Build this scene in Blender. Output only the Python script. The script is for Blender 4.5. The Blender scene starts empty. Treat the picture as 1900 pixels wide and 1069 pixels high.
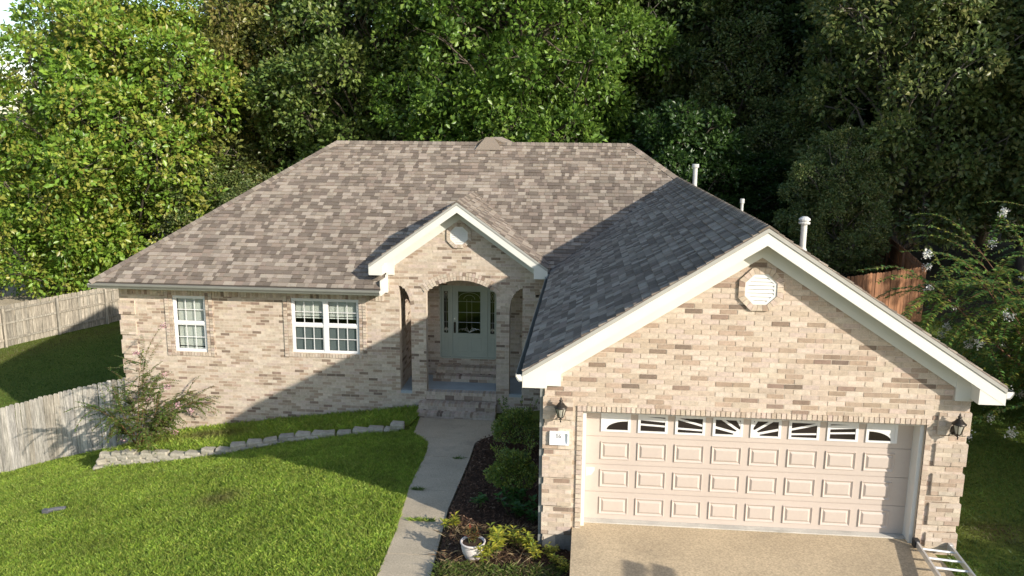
import bpy, math, random
import numpy as np
from mathutils import Vector, Matrix
random.seed(11)
RNG = np.random.default_rng(11)
SC = bpy.context.scene
COL = SC.collection

# ------------------------------------------------------------------ camera, sky, sun, exposure
CAM = np.array([4.3027, -11.8079, 6.1846]); YAW, PIT, ROL, FPX = .0932, .1923, .0082, 1510.0
def cam_basis():
    f = np.array([-math.sin(YAW)*math.cos(PIT), math.cos(YAW)*math.cos(PIT), -math.sin(PIT)])
    r = np.array([math.cos(YAW), math.sin(YAW), 0.]); u = np.cross(r, f)
    c, s = math.cos(ROL), math.sin(ROL)
    return f, c*r+s*u, -s*r+c*u
CF, CR, CU = cam_basis()
cd = bpy.data.cameras.new('camera'); cam = bpy.data.objects.new('camera', cd); COL.objects.link(cam)
cd.sensor_width = 36; cd.lens = FPX/1900*36; cd.clip_end = 2000; cd.clip_start = .1
M = Matrix(((CR[0], CU[0], -CF[0], CAM[0]), (CR[1], CU[1], -CF[1], CAM[1]), (CR[2], CU[2], -CF[2], CAM[2]), (0, 0, 0, 1)))
cam.matrix_world = M
SC.camera = cam
SUN = Vector((-1, .77, -.533)).normalized()           # the way the light travels
w = bpy.data.worlds.new('World'); SC.world = w; w.use_nodes = True
nt = w.node_tree; bg = nt.nodes['Background']
sky = nt.nodes.new('ShaderNodeTexSky'); sky.sky_type = 'NISHITA'; sky.sun_disc = False
sky.sun_elevation = math.asin(-SUN.z); sky.sun_rotation = math.atan2(-SUN.x, -SUN.y)
sky.air_density = 1.0; sky.dust_density = .8; sky.ozone_density = 1.0
nt.links.new(sky.outputs[0], bg.inputs[0]); bg.inputs[1].default_value = .145
sl = bpy.data.lights.new('sun', 'SUN'); so = bpy.data.objects.new('sun', sl); COL.objects.link(so)
sl.energy = 4.3; sl.angle = math.radians(.6); sl.color = (1, .925, .82)
so.rotation_euler = SUN.to_track_quat('-Z', 'Y').to_euler(); so.location = (30, -30, 30)
SC.view_settings.view_transform = 'Standard'; SC.view_settings.look = 'None'
SC.view_settings.exposure = .66; SC.view_settings.gamma = 1; SC.view_settings.use_curve_mapping = False
SC.render.engine = 'CYCLES'
SC.cycles.use_denoising = True
SC.cycles.max_bounces = 6; SC.cycles.diffuse_bounces = 3; SC.cycles.glossy_bounces = 3
SC.cycles.transmission_bounces = 4; SC.cycles.transparent_max_bounces = 8
SC.cycles.sample_clamp_indirect = 4

# ------------------------------------------------------------------ materials
MATS = {}
def mat(name, col=None, rough=.8, spec=.3, nscale=0, namt=.15, nscale2=0, namt2=.1, bump=0, bscale=60, objrand=0, metal=0, stretch=None, stain=None, translucent=0):
    """col None: colour comes from the mesh attribute 'tint'."""
    if name in MATS: return MATS[name]
    m = bpy.data.materials.new(name); m.use_nodes = True; MATS[name] = m
    t = m.node_tree; N = t.nodes; L = t.links; b = N['Principled BSDF']
    b.inputs['Roughness'].default_value = rough; b.inputs['Metallic'].default_value = metal
    b.inputs['Specular IOR Level'].default_value = spec
    if col is None:
        a = N.new('ShaderNodeAttribute'); a.attribute_name = 'tint'; out = a.outputs['Color']
    else:
        a = N.new('ShaderNodeRGB'); a.outputs[0].default_value = (*col, 1); out = a.outputs[0]
    tc = N.new('ShaderNodeTexCoord'); vec = tc.outputs['Object']
    if stretch:
        mp = N.new('ShaderNodeMapping'); mp.inputs['Scale'].default_value = stretch; L.new(vec, mp.inputs[0]); vec = mp.outputs[0]
        if objrand:
            oi0 = N.new('ShaderNodeObjectInfo'); ml0 = N.new('ShaderNodeMath'); ml0.operation = 'MULTIPLY'; ml0.inputs[1].default_value = 50
            L.new(oi0.outputs['Random'], ml0.inputs[0]); cb = N.new('ShaderNodeCombineXYZ')
            for i in range(3): L.new(ml0.outputs[0], cb.inputs[i])
            L.new(cb.outputs[0], mp.inputs['Location'])
    def scale_by(out, fac, lo, hi):
        r = N.new('ShaderNodeMapRange'); r.inputs[1].default_value = .25; r.inputs[2].default_value = .75
        r.inputs[3].default_value = lo; r.inputs[4].default_value = hi; L.new(fac, r.inputs[0])
        v = N.new('ShaderNodeVectorMath'); v.operation = 'SCALE'; L.new(out, v.inputs[0]); L.new(r.outputs[0], v.inputs['Scale'])
        return v.outputs[0]
    for sc, am in ((nscale, namt), (nscale2, namt2)):
        if sc:
            n = N.new('ShaderNodeTexNoise'); n.inputs['Scale'].default_value = sc; n.inputs['Detail'].default_value = 5; L.new(vec, n.inputs[0])
            out = scale_by(out, n.outputs[0], 1-am, 1+am)
    if objrand:
        oi = N.new('ShaderNodeObjectInfo'); r = N.new('ShaderNodeMapRange'); r.inputs[3].default_value = 1-objrand; r.inputs[4].default_value = 1+objrand
        L.new(oi.outputs['Random'], r.inputs[0]); v = N.new('ShaderNodeVectorMath'); v.operation = 'SCALE'; L.new(out, v.inputs[0]); L.new(r.outputs[0], v.inputs['Scale']); out = v.outputs[0]
    if stain:
        sc, thr, scol, amt = stain
        n = N.new('ShaderNodeTexNoise'); n.inputs['Scale'].default_value = sc; n.inputs['Detail'].default_value = 6; n.inputs['Roughness'].default_value = .65; L.new(vec, n.inputs[0])
        r = N.new('ShaderNodeMapRange'); r.inputs[1].default_value = thr; r.inputs[2].default_value = thr+.14; r.inputs[4].default_value = amt; L.new(n.outputs[0], r.inputs[0])
        mx = N.new('ShaderNodeMix'); mx.data_type = 'RGBA'; L.new(r.outputs[0], mx.inputs[0]); L.new(out, mx.inputs[6]); mx.inputs[7].default_value = (*scol, 1); out = mx.outputs[2]
    L.new(out, b.inputs['Base Color'])
    if bump:
        n = N.new('ShaderNodeTexNoise'); n.inputs['Scale'].default_value = bscale; n.inputs['Detail'].default_value = 4; L.new(vec, n.inputs[0])
        bp = N.new('ShaderNodeBump'); bp.inputs['Strength'].default_value = bump; bp.inputs['Distance'].default_value = .01; L.new(n.outputs[0], bp.inputs['Height']); L.new(bp.outputs[0], b.inputs['Normal'])
    if translucent:
        tr = N.new('ShaderNodeBsdfTranslucent'); L.new(out, tr.inputs[0]); mx = N.new('ShaderNodeMixShader'); mx.inputs[0].default_value = translucent
        L.new(b.outputs[0], mx.inputs[1]); L.new(tr.outputs[0], mx.inputs[2]); L.new(mx.outputs[0], N['Material Output'].inputs[0])
    return m
def glass(name, tint, refl_ior=1.5, rough=.01, see=.75):
    m = bpy.data.materials.new(name); m.use_nodes = True; t = m.node_tree; N = t.nodes; L = t.links; N.remove(N['Principled BSDF'])
    tr = N.new('ShaderNodeBsdfTransparent'); tr.inputs[0].default_value = (*tint, 1); gl = N.new('ShaderNodeBsdfGlossy'); gl.inputs['Roughness'].default_value = rough
    lw = N.new('ShaderNodeLayerWeight'); pw_ = N.new('ShaderNodeMath'); pw_.operation = 'POWER'; pw_.inputs[1].default_value = 4; L.new(lw.outputs['Facing'], pw_.inputs[0]); f0 = ((refl_ior-1)/(refl_ior+1))**2
    fr = N.new('ShaderNodeMath'); fr.operation = 'MULTIPLY_ADD'; fr.inputs[1].default_value = 1-f0; fr.inputs[2].default_value = f0; L.new(pw_.outputs[0], fr.inputs[0])
    mx = N.new('ShaderNodeMixShader'); L.new(fr.outputs[0], mx.inputs[0]); L.new(tr.outputs[0], mx.inputs[1]); L.new(gl.outputs[0], mx.inputs[2]); L.new(mx.outputs[0], N['Material Output'].inputs[0])
    return m

m_brick = mat('brick', None, .9, .2, 14, .16, 90, .16, .5, 120)
m_mortar = mat('mortar', (.56, .48, .38), .95, .1, 3, .10, 70, .12, .3, 150)
m_shingle = mat('asphalt_shingle', None, .92, .25, 1.1, .08, 260, .35, .6, 300)
m_roofsheet = mat('roof_sheet', (.12, .105, .095), .95, .2, 2, .1)
m_white = mat('white_paint', (.66, .65, .61), .5, .4, 2.5, .04, 40, .02)
m_fascia = mat('fascia_paint', (.66, .64, .57), .5, .4, 3, .05)
m_soffit = mat('soffit_vinyl', (.62, .62, .56), .6, .3, 3, .04)
m_gutter = mat('gutter_metal', (.20, .20, .172), .4, .5, 5, .08)
m_drip = mat('drip_metal', (.36, .35, .31), .4, .5, 5, .08)
m_downspout = mat('downspout_metal', (.20, .21, .20), .5, .4, 5, .08)
m_vinyl = mat('window_vinyl', (.70, .69, .67), .35, .5)
m_blind = mat('window_blind', (.88, .86, .80), .6, .3, translucent=.2)
m_screen = mat('insect_screen', (.13, .145, .15), .7, .3, 900, .2)
m_glass = glass('window_glass', (.82, .87, .85))
m_doorglass = glass('door_glass', (.25, .28, .24), 1.9, .06)
m_garglass = glass('garage_glass', (.35, .33, .30), 1.35, .05)
m_gdoor = mat('garage_door_paint', (.50, .425, .365), .45, .4, 1.2, .05, 25, .025)
m_gpatch = mat('garage_patch_paint', (.66, .60, .54), .5, .3)
m_door = mat('door_paint', (.40, .425, .35), .4, .4, 4, .05)
m_came = mat('leaded_came', (.60, .58, .50), .3, .6, metal=.7)
m_hard = mat('door_hardware', (.08, .07, .055), .35, .5, metal=.8)
m_lantern = mat('lantern_bronze', (.045, .038, .03), .4, .5, 30, .3, metal=.6)
m_lglass = mat('lantern_glass', (.55, .53, .44), .15, .6, translucent=.4)
m_sign = mat('sign_white', (.86, .86, .85), .3, .5)
m_letter = mat('sign_letter', (.16, .16, .17), .5, .3)
m_faint = mat('sign_faint_letter', (.62, .62, .62), .5, .3)
m_conc = mat('concrete_drive', (.465, .37, .245), .9, .2, .9, .16, 38, .30, .5, 160, stain=(.8, .56, (.28, .235, .17), .55))
m_apron = mat('concrete_apron', (.50, .475, .42), .9, .2, 3, .15, 60, .15, .3, 160, stain=(2.5, .55, (.30, .28, .24), .6))
m_walk = mat('concrete_walk', (.47, .395, .285), .95, .15, 1.2, .16, 45, .25, .5, 160, stain=(1.6, .56, (.30, .26, .20), .55))
m_found = mat('concrete_foundation', (.30, .275, .24), .95, .15, 3, .2, 50, .2, .5, 120)
m_porchfloor = mat('porch_floor', (.36, .40, .41), .7, .3, 3, .12, 40, .1, .2, 120)
m_stone = mat('edging_stone', None, .95, .15, 9, .22, 60, .22, .9, 45)
m_wood = mat('weathered_wood', None, .95, .15, 7, .48, 40, .28, .8, 20, objrand=.16, stretch=(3.2, 3.2, .35))
m_redwood = mat('cedar_wood', None, .9, .2, 7, .25, 40, .15, .5, 20, objrand=.14, stretch=(3, 3, .35))
m_alu = mat('ladder_aluminium', (.72, .72, .71), .35, .5, 20, .05, metal=.6)
m_black = mat('black_plastic', (.02, .02, .022), .5, .4)
m_pipe = mat('vent_pipe_grey', (.50, .50, .48), .5, .4, 10, .08)
m_pot = mat('pot_ceramic', (.62, .56, .52), .45, .4, 6, .12, 40, .06)
m_soil = mat('soil', (.05, .035, .025), 1, .1, 20, .3)
m_bark = mat('bark', None, .95, .1, 5, .3, 30, .2, .8, 25, stretch=(2, 2, .5))
m_leaf = mat('leaf', None, .38, .5, translucent=.40)
m_petal = mat('petal', None, .7, .2, translucent=.3)
m_grass = mat('grass_blade', None, .5, .35, translucent=.42)
m_mulchchip = mat('mulch_chip', None, .95, .15, 30, .2)
m_chair = mat('chair_fabric', (.07, .09, .12), .6, .3)
m_nwall = mat('neighbour_brick', None, .9, .2, 12, .1, 60, .12)
m_drain = mat('drain_grey', (.10, .10, .105), .6, .3, 40, .3)
def ground_mat(name, c1, c2, c3, s1, s2, bump=.6):
    m = bpy.data.materials.new(name); m.use_nodes = True; t = m.node_tree; N = t.nodes; L = t.links; b = N['Principled BSDF']; b.inputs['Roughness'].default_value = .95; b.inputs['Specular IOR Level'].default_value = .1
    tc = N.new('ShaderNodeTexCoord')
    n1 = N.new('ShaderNodeTexNoise'); n1.inputs['Scale'].default_value = s1; n1.inputs['Detail'].default_value = 6; L.new(tc.outputs['Object'], n1.inputs[0])
    n2 = N.new('ShaderNodeTexNoise'); n2.inputs['Scale'].default_value = s2; n2.inputs['Detail'].default_value = 3; L.new(tc.outputs['Object'], n2.inputs[0])
    r1 = N.new('ShaderNodeValToRGB'); r1.color_ramp.elements[0].position = .35; r1.color_ramp.elements[1].position = .62; r1.color_ramp.elements[0].color = (*c1, 1); r1.color_ramp.elements[1].color = (*c2, 1); L.new(n1.outputs[0], r1.inputs[0])
    mx = N.new('ShaderNodeMix'); mx.data_type = 'RGBA'; mr = N.new('ShaderNodeMapRange'); mr.inputs[1].default_value = .5; mr.inputs[2].default_value = .7; mr.inputs[4].default_value = .8; L.new(n2.outputs[0], mr.inputs[0]); L.new(mr.outputs[0], mx.inputs[0]); L.new(r1.outputs[0], mx.inputs[6]); mx.inputs[7].default_value = (*c3, 1)
    L.new(mx.outputs[2], b.inputs['Base Color'])
    bp = N.new('ShaderNodeBump'); bp.inputs['Strength'].default_value = bump; bp.inputs['Distance'].default_value = .03; L.new(n2.outputs[0], bp.inputs['Height']); L.new(bp.outputs[0], b.inputs['Normal'])
    return m
m_ground = ground_mat('lawn_soil', (.10, .13, .024), (.13, .155, .03), (.06, .08, .018), .5, 22)
m_mulch = ground_mat('mulch', (.05, .03, .02), (.085, .05, .033), (.026, .017, .012), 3, 30, 1)
m_litter = ground_mat('leaf_litter', (.055, .055, .026), (.085, .062, .036), (.03, .036, .017), .3, 3, 1)

# ------------------------------------------------------------------ mesh helpers
class MB:
    def __init__(s): s.v = []; s.f = []; s.t = []
    def quad(s, pts, tint=(1, 1, 1)):
        n = len(s.v); s.v += [tuple(p) for p in pts]; s.f.append(tuple(range(n, n+len(pts)))); s.t.append(tint)
    def box(s, lo, hi, tint=(1, 1, 1), skip=''):
        x0, y0, z0 = lo; x1, y1, z1 = hi; n = len(s.v)
        s.v += [(x0, y0, z0), (x1, y0, z0), (x1, y1, z0), (x0, y1, z0), (x0, y0, z1), (x1, y0, z1), (x1, y1, z1), (x0, y1, z1)]
        fs = {'b': (3, 2, 1, 0), 't': (4, 5, 6, 7), 'f': (0, 1, 5, 4), 'k': (2, 3, 7, 6), 'l': (3, 0, 4, 7), 'r': (1, 2, 6, 5)}
        for k, q in fs.items():
            if k not in skip: s.f.append(tuple(n+i for i in q)); s.t.append(tint)
    def obox(s, o, a, b, c, tint=(1, 1, 1)):
        """box from corner o with edge vectors a, b, c (right-handed)."""
        o, a, b, c = map(Vector, (o, a, b, c)); n = len(s.v)
        s.v += [tuple(p) for p in (o, o+a, o+a+b, o+b, o+c, o+a+c, o+a+b+c, o+b+c)]
        for q in ((3, 2, 1, 0), (4, 5, 6, 7), (0, 1, 5, 4), (2, 3, 7, 6), (3, 0, 4, 7), (1, 2, 6, 5)): s.f.append(tuple(n+i for i in q)); s.t.append(tint)
    def prism(s, pts, d, tint=(1, 1, 1)):
        """polygon pts extruded by vector d."""
        d = Vector(d); n = len(pts); k = len(s.v)
        s.v += [tuple(p) for p in pts] + [tuple(Vector(p)+d) for p in pts]
        s.f.append(tuple(range(k, k+n))[::-1]); s.f.append(tuple(range(k+n, k+2*n))); s.t += [tint, tint]
        for i in range(n): j = (i+1) % n; s.f.append((k+i, k+j, k+n+j, k+n+i)); s.t.append(tint)
    def tube(s, pts, rad, seg=8, tint=(1, 1, 1), cap=True):
        pts = [Vector(p) for p in pts]; rings = []
        if not hasattr(rad, '__len__'): rad = [rad]*len(pts)
        for i, p in enumerate(pts):
            d = (pts[min(i+1, len(pts)-1)]-pts[max(i-1, 0)]).normalized()
            a = d.orthogonal().normalized() if i == 0 else (rings_a - d*rings_a.dot(d)).normalized()
            rings_a = a; b = d.cross(a); k = len(s.v)
            for j in range(seg):
                th = 2*math.pi*j/seg; s.v.append(tuple(p+(a*math.cos(th)+b*math.sin(th))*rad[i]))
            rings.append(k)
        for i in range(len(rings)-1):
            for j in range(seg):
                j2 = (j+1) % seg; s.f.append((rings[i]+j, rings[i]+j2, rings[i+1]+j2, rings[i+1]+j)); s.t.append(tint)
        if cap:
            s.f.append(tuple(rings[-1]+j for j in range(seg))); s.f.append(tuple(rings[0]+j for j in range(seg))[::-1]); s.t += [tint, tint]
    def lathe(s, prof, c=(0, 0, 0), seg=16, tint=(1, 1, 1)):
        k = len(s.v); m = len(prof)
        for j in range(seg):
            th = 2*math.pi*j/seg
            for r, z in prof: s.v.append((c[0]+r*math.cos(th), c[1]+r*math.sin(th), c[2]+z))
        for j in range(seg):
            j2 = (j+1) % seg
            for i in range(m-1): s.f.append((k+j*m+i, k+j2*m+i, k+j2*m+i+1, k+j*m+i+1)); s.t.append(tint)
    def mesh(s, name, smooth=False):
        me = bpy.data.meshes.new(name); me.from_pydata(s.v, [], s.f); me.update()
        a = me.attributes.new('tint', 'FLOAT_COLOR', 'FACE')
        t = np.ones((len(s.f), 4), np.float32); t[:, :3] = np.array(s.t, np.float32).reshape(-1, 3); a.data.foreach_set('color', t.ravel())
        if smooth: me.polygons.foreach_set('use_smooth', np.ones(len(me.polygons), bool))
        return me
    def build(s, name, m, parent=None, smooth=False):
        return link(name, s.mesh(name, smooth), m, parent)
def link(name, me, m=None, parent=None):
    if m is not None and not me.materials: me.materials.append(m)
    o = bpy.data.objects.new(name, me); COL.objects.link(o)
    if parent is not None: o.parent = parent
    return o
def np_mesh(name, V, Q, T, m, parent=None):
    """V (n,3), Q (m,k) faces of k corners, T (m,3) tints."""
    me = bpy.data.meshes.new(name); k = Q.shape[1]
    me.vertices.add(len(V)); me.vertices.foreach_set('co', V.astype(np.float32).ravel())
    me.loops.add(Q.size); me.loops.foreach_set('vertex_index', Q.astype(np.int32).ravel())
    me.polygons.add(len(Q)); me.polygons.foreach_set('loop_start', np.arange(0, Q.size, k, dtype=np.int32))
    me.update(calc_edges=True)
    a = me.attributes.new('tint', 'FLOAT_COLOR', 'FACE'); t = np.ones((len(Q), 4), np.float32); t[:, :3] = T; a.data.foreach_set('color', t.ravel())
    me.materials.append(m)
    return me
def tag(o, label=None, cat=None, group=None, kind=None):
    if label: o['label'] = label
    if cat: o['category'] = cat
    if group: o['group'] = group
    if kind: o['kind'] = kind
    return o
def thing(name, loc, label, cat, group=None, rz=0):
    o = bpy.data.objects.new(name, None); COL.objects.link(o); o.location = loc; o.rotation_euler.z = rz; o.empty_display_size = .2
    return tag(o, label, cat, group)
ORD = ['first', 'second', 'third', 'fourth', 'fifth', 'sixth', 'seventh', 'eighth', 'ninth', 'tenth', 'eleventh']
def copy_tree(o, parent=None):
    c = o.copy(); COL.objects.link(c)
    if parent is not None: c.parent = parent
    for ch in o.children: copy_tree(ch, c)
    return c
def jit(c, a): 
    k = 1+random.uniform(-a, a); return tuple(x*k*(1+random.uniform(-a*.25, a*.25)) for x in c)

# ------------------------------------------------------------------ terrain
STONE = [(-7.75, 6.9), (-7.63, 6.2), (-6.81, 6.09), (-5.95, 6.06), (-4.12, 6.0), (-2.55, 6.35), (-1.32, 6.5), (.05, 6.53)]
CTRL = np.array([(1.3, -1.1, -.3), (1.0, 1.5, -.46), (.9, 3, -.64), (.8, 5, -.82), (.3, 6.4, -.97), (0, 7.7, -1.08), (1.6, -7, -.1), (2.0, 1.5, -.46), (1.9, 4, -.7), (2, 7.7, -1.1),
 (-.45, 3.3, -.72), (-2.04, 4.6, -1.05), (-2.9, 5.3, -1.2), (-2.3, 0, -.95), (-5.7, .2, -1.55), (-6.6, 3.05, -1.75), (-7.6, 6.1, -2.15), (-5.95, 6.0, -1.88), (-4.1, 5.9, -1.53), (-2.55, 6.3, -1.3), (-1.3, 6.45, -1.14),
 (-8.6, 8.45, -2.58), (-10.5, 8.45, -3.08), (-12.2, 8.45, -3.56), (-15, 8.45, -3.9), (-10, 3, -2.5), (-13, 0, -3.0), (-9, -6, -1.7), (0, -7, -.4), (-18, -5, -3.4), (-20, 12, -3.9),
 (3.6, 0, -.36), (3.6, 4, -.62), (3.6, 7.8, -.9), (2.6, 1.5, -.40), (2.6, 5, -.72), (2.7, -1.2, -.3), (3.9, -3, -.2), (7, -5, -.1), (7, 0, -.05),
 (10.6, 0, -.02), (12, -3, .02), (12, 5, -.1), (14, 10, -.15), (12.4, 14, -.05), (15.5, 16, -.05), (18, 24, .3), (13, 29, .7), (17, 29, .8), (25, 10, .3), (25, 30, .8), (18, -6, .2), (10, -12, .1),
 (-9, 17, -3.0), (-20.8, 19.8, -3.25), (-18.6, 24.8, -3.2), (-12, 24, -2.9), (-2, 22, -2.0), (6, 21, -.8), (0, 33, -1.4), (12, 40, .6), (-14, 38, -2.8), (-25, 30, -3.0), (-30, 45, -3), (0, 50, -1), (25, 50, .5)], float)
def _tps(r2): return np.where(r2 > 1e-9, r2*np.log(r2+1e-12), 0.)
def _fit():
    P = CTRL[:, :2]; n = len(P); d = ((P[:, None]-P[None])**2).sum(-1); K = _tps(d)+np.eye(n)*.4
    A = np.zeros((n+3, n+3)); A[:n, :n] = K; A[:n, n] = 1; A[:n, n+1:] = P; A[n, :n] = 1; A[n+1:, :n] = P.T
    return np.linalg.solve(A, np.concatenate([CTRL[:, 2], [0, 0, 0]]))
TW = _fit()
SX = np.array([p[0] for p in STONE[1:]]); SY = np.array([p[1] for p in STONE[1:]])
STH = np.array([.36, .34, .30, .13, .12, .11, .10])
def G0(x, y):
    x = np.asarray(x, float); y = np.asarray(y, float)
    sh = np.broadcast(x, y).shape; X = np.broadcast_to(x, sh).ravel(); Y = np.broadcast_to(y, sh).ravel()
    Xc = np.clip(X, -34, 34); Yc = np.clip(Y, -14, 55); P = CTRL[:, :2]
    z = np.zeros(len(X))
    for i in range(0, len(X), 40000):
        s = slice(i, i+40000); d = (Xc[s, None]-P[None, :, 0])**2+(Yc[s, None]-P[None, :, 1])**2
        z[s] = _tps(d)@TW[:len(P)]+TW[len(P)]+TW[len(P)+1]*Xc[s]+TW[len(P)+2]*Yc[s]
    return np.clip(z, -5.2, 1.5).reshape(sh)
WL = [(-14, 1.45), (-1.05, 1.34), (.5, 1.25), (2.5, 1.02), (4.84, .89), (5.64, .75), (6.35, .27), (7.80, .12)]
WR = [(-14, 2.25), (-1, 2.12), (1.5, 1.95), (3.3, 1.92), (4.4, 1.90), (5.7, 1.84), (5.98, 2.0), (6.3, 2.2), (7.80, 2.10)]
def wl(y): return np.interp(y, [a for a, _ in WL], [b for _, b in WL])
def wr(y): return np.interp(y, [a for a, _ in WR], [b for _, b in WR])
def wz(y): return np.interp(y, [-14, -1, 1.5, 7.8], [0.0, -.28, -.45, -1.10])
def G(x, y):
    z = G0(x, y); x = np.asarray(x, float); y = np.asarray(y, float)
    line = np.interp(x, SX, SY); h = np.interp(x, SX, STH)
    wallz = np.interp(x, [-8.2, -6.6, -3.25, -.1], [-2.5, -2.0, -1.48, -1.06])
    base = G0(x, line); v = np.clip((y-line)/(8.4-line), 0, 1)
    bed = (base+h)*(1-v)+wallz*v
    k = np.clip((y-line-.06)/.10, 0, 1)*(x > -7.62)*(x < .1)*(y < 8.6)
    z = z*(1-k)+bed*k
    pav = (x > wl(y)-.0)&(x < 3.75)&(y < 7.82)&(y > -14)
    z = np.where(pav, np.minimum(z, wz(y)-.09), z)
    return np.where((x > 3.7)&(x < 9.6)&(y < 8), np.minimum(z, -.08), z)
def g(x, y): return float(G(np.array([x]), np.array([y]))[0])

def axis(segs):
    out = []
    for a, b, st in segs: out += list(np.arange(a, b, st))
    return np.array(sorted(set(np.round(out, 3))))
gx = axis([(-300, -40, 20), (-40, -12, 1.), (-12, -8, .3), (-8, 2.2, .1), (2.2, 4.2, .15), (4.2, 30, .6), (30, 60, 3), (60, 301, 20)])
gy = axis([(-60, -14, 4), (-14, -2, .5), (-2, 5.8, .2), (5.8, 8.6, .08), (8.6, 30, .6), (30, 60, 2), (60, 601, 20)])
XX, YY = np.meshgrid(gx, gy); ZZ = G(XX, YY)
nx, ny = len(gx), len(gy); idx = np.arange(nx*ny).reshape(ny, nx)
Q = np.stack([idx[:-1, :-1], idx[:-1, 1:], idx[1:, 1:], idx[1:, :-1]], -1).reshape(-1, 4)
ground_me = np_mesh('ground', np.stack([XX.ravel(), YY.ravel(), ZZ.ravel()], 1), Q, np.ones((len(Q), 3)), m_ground)
ground_me.polygons.foreach_set('use_smooth', np.ones(len(ground_me.polygons), bool))
ground_me.materials.append(m_litter)
cxy = np.stack([XX.ravel(), YY.ravel()], 1)[Q].mean(1)
wood = ((cxy[:, 1] > 21+.25*np.sin(cxy[:, 0]*1.3)) & (cxy[:, 0] > -14)) | (cxy[:, 1] > 27) | ((cxy[:, 0] > 16) & (cxy[:, 1] > 9))
ground_me.polygons.foreach_set('material_index', wood.astype(np.int32))
tag(link('ground', ground_me), kind='structure')

# ------------------------------------------------------------------ house dimensions
gx0, gx1 = 3.7135, 9.87; gm = (gx0+gx1)/2; ghs = (gx1-gx0)/2+.32; gze = 2.6902; gsl = .6456; gzr = gze+gsl*ghs; goh = .32
ox0, ox1, ozt, ozb = 4.297, 9.297, 2.011, .11
D = 8.415; xA = -8.13; zE = 2.2044; msl = .6967; yE = D-.4915; xe = xA-.4915; rr = 5.1334
zR = zE+msl*rr; yR = yE+rr; xR0 = xe+rr; xR1 = 5.484; yB = yR+rr
xp, hp, pze, pzr = 1.0815, 2.252, 2.8277, 4.4352; psl = (pzr-pze)/hp; pyf = D-.488
CH, BL, MO = .0785, .25, .012       # course height, brick pitch, mortar

house = thing('brick_house', (1, 8, 0), 'low tan brick house with grey-brown shingle roof, arched porch and front garage gable', 'house')
HINV = Matrix.Translation((-1, -8, 0))
def hpart(o):                        # keep world placement while parented to the house Empty
    o.parent = house; o.matrix_parent_inverse = HINV; return o
def hbuild(mb, name, m, parent=None, smooth=False):
    o = mb.build(name, m, None, smooth)
    if parent is None: return hpart(o)
    o.parent = parent; o.matrix_parent_inverse = Matrix.Identity(4); return o

# ------------------------------------------------------------------ brickwork
LIGHT = [(.49, .405, .315), (.52, .435, .345), (.47, .385, .30), (.535, .45, .36), (.49, .395, .325), (.445, .36, .275)]
MID = [(.36, .27, .20), (.39, .30, .225), (.33, .25, .185), (.41, .31, .235)]
DARK = [(.235, .175, .13), (.20, .15, .115), (.27, .195, .15)]
def brick_tint(dark=1.):
    r = random.random()
    if r < .055*dark: return random.choice(DARK)
    if r < .19*dark: return random.choice(MID)
    return random.choice(LIGHT)
BRICKS = []                          # (origin, u, n, u0, u1, z0, z1, proud, tint, full, wallname)
class Wall:
    def __init__(s, name, org, u, n, z0, z1, ivals, thick=.2, dark=1., bricks=True, proud=.006):
        s.name = name; s.o = Vector(org); s.u = Vector(u); s.n = Vector(n)
        mb = MB(); k = 0; z = z0
        while z < z1-1e-4:
            zt = min(z+CH, z1); iv = ivals(z, zt)
            for a, b in iv:
                if b-a < .01: continue
                o = s.o+s.u*a; q = [o, s.o+s.u*b]
                A = [Vector((p.x, p.y, zz)) for zz in (z, zt) for p in q]; B = [p-s.n*thick for p in A]
                for fc in ((A[0], A[1], A[3], A[2]), (B[1], B[0], B[2], B[3]), (B[0], A[0], A[2], B[2]), (A[1], B[1], B[3], A[3])): mb.quad(fc)
                if bricks and zt-z > .03:
                    off = (k % 2)*BL/2+random.uniform(-.006, .006)
                    u = math.floor((a-off)/BL)*BL+off
                    while u < b:
                        u0, u1 = max(u, a), min(u+BL-MO, b)
                        if u1-u0 > .035:
                            BRICKS.append((s.o, s.u, s.n, u0, u1, z, zt-MO, proud+random.uniform(-.003, .003), jit(brick_tint(dark), .06), u1-u0 > BL-MO-.002 and zt-z > CH-.002, s.name))
                        u += BL
            z += CH; k += 1
        s.ob = hbuild(mb, name, m_mortar)
def strip(org, u, n, rects, dark=.6, depth=.2):
    """loose rectangles (u0,u1,z0,z1,proud) as bricks."""
    for u0, u1, z0, z1, pr in rects: BRICKS.append((Vector(org), Vector(u), Vector(n), u0, u1, z0, z1, pr, jit(brick_tint(dark), .07), False, 'trim'))
def cut(iv, a, b):
    out = []
    for p, q in iv:
        if b <= p or a >= q: out.append((p, q)); continue
        if p < a: out.append((p, a))
        if b < q: out.append((b, q))
    return out
W1 = (-6.66, -5.75, .26, 1.79); W2 = (-3.41, -1.59, .33, 1.81)
AX0, AX1 = .186, 2.017; ASP, AAP = 2.08, 2.40; acx = (AX0+AX1)/2; arise = AAP-ASP; ahw = (AX1-AX0)/2
AR = (ahw**2+arise**2)/(2*arise); acz = AAP-AR
LA = (-.517, -.21); RA = (2.355, 2.687); FLZ = -.60
def arch_half(z):                    # half width of the main arch at height z
    if z <= ASP: return ahw
    if z >= AAP: return 0
    return math.sqrt(max(AR**2-(z-acz)**2, 0))
def qa_top(t): return 1.60+.62*math.sqrt(max(0, 1-t*t))       # quarter arch height, t=0 outer side, t=1 pier side
gz_soff = 2.40
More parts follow.
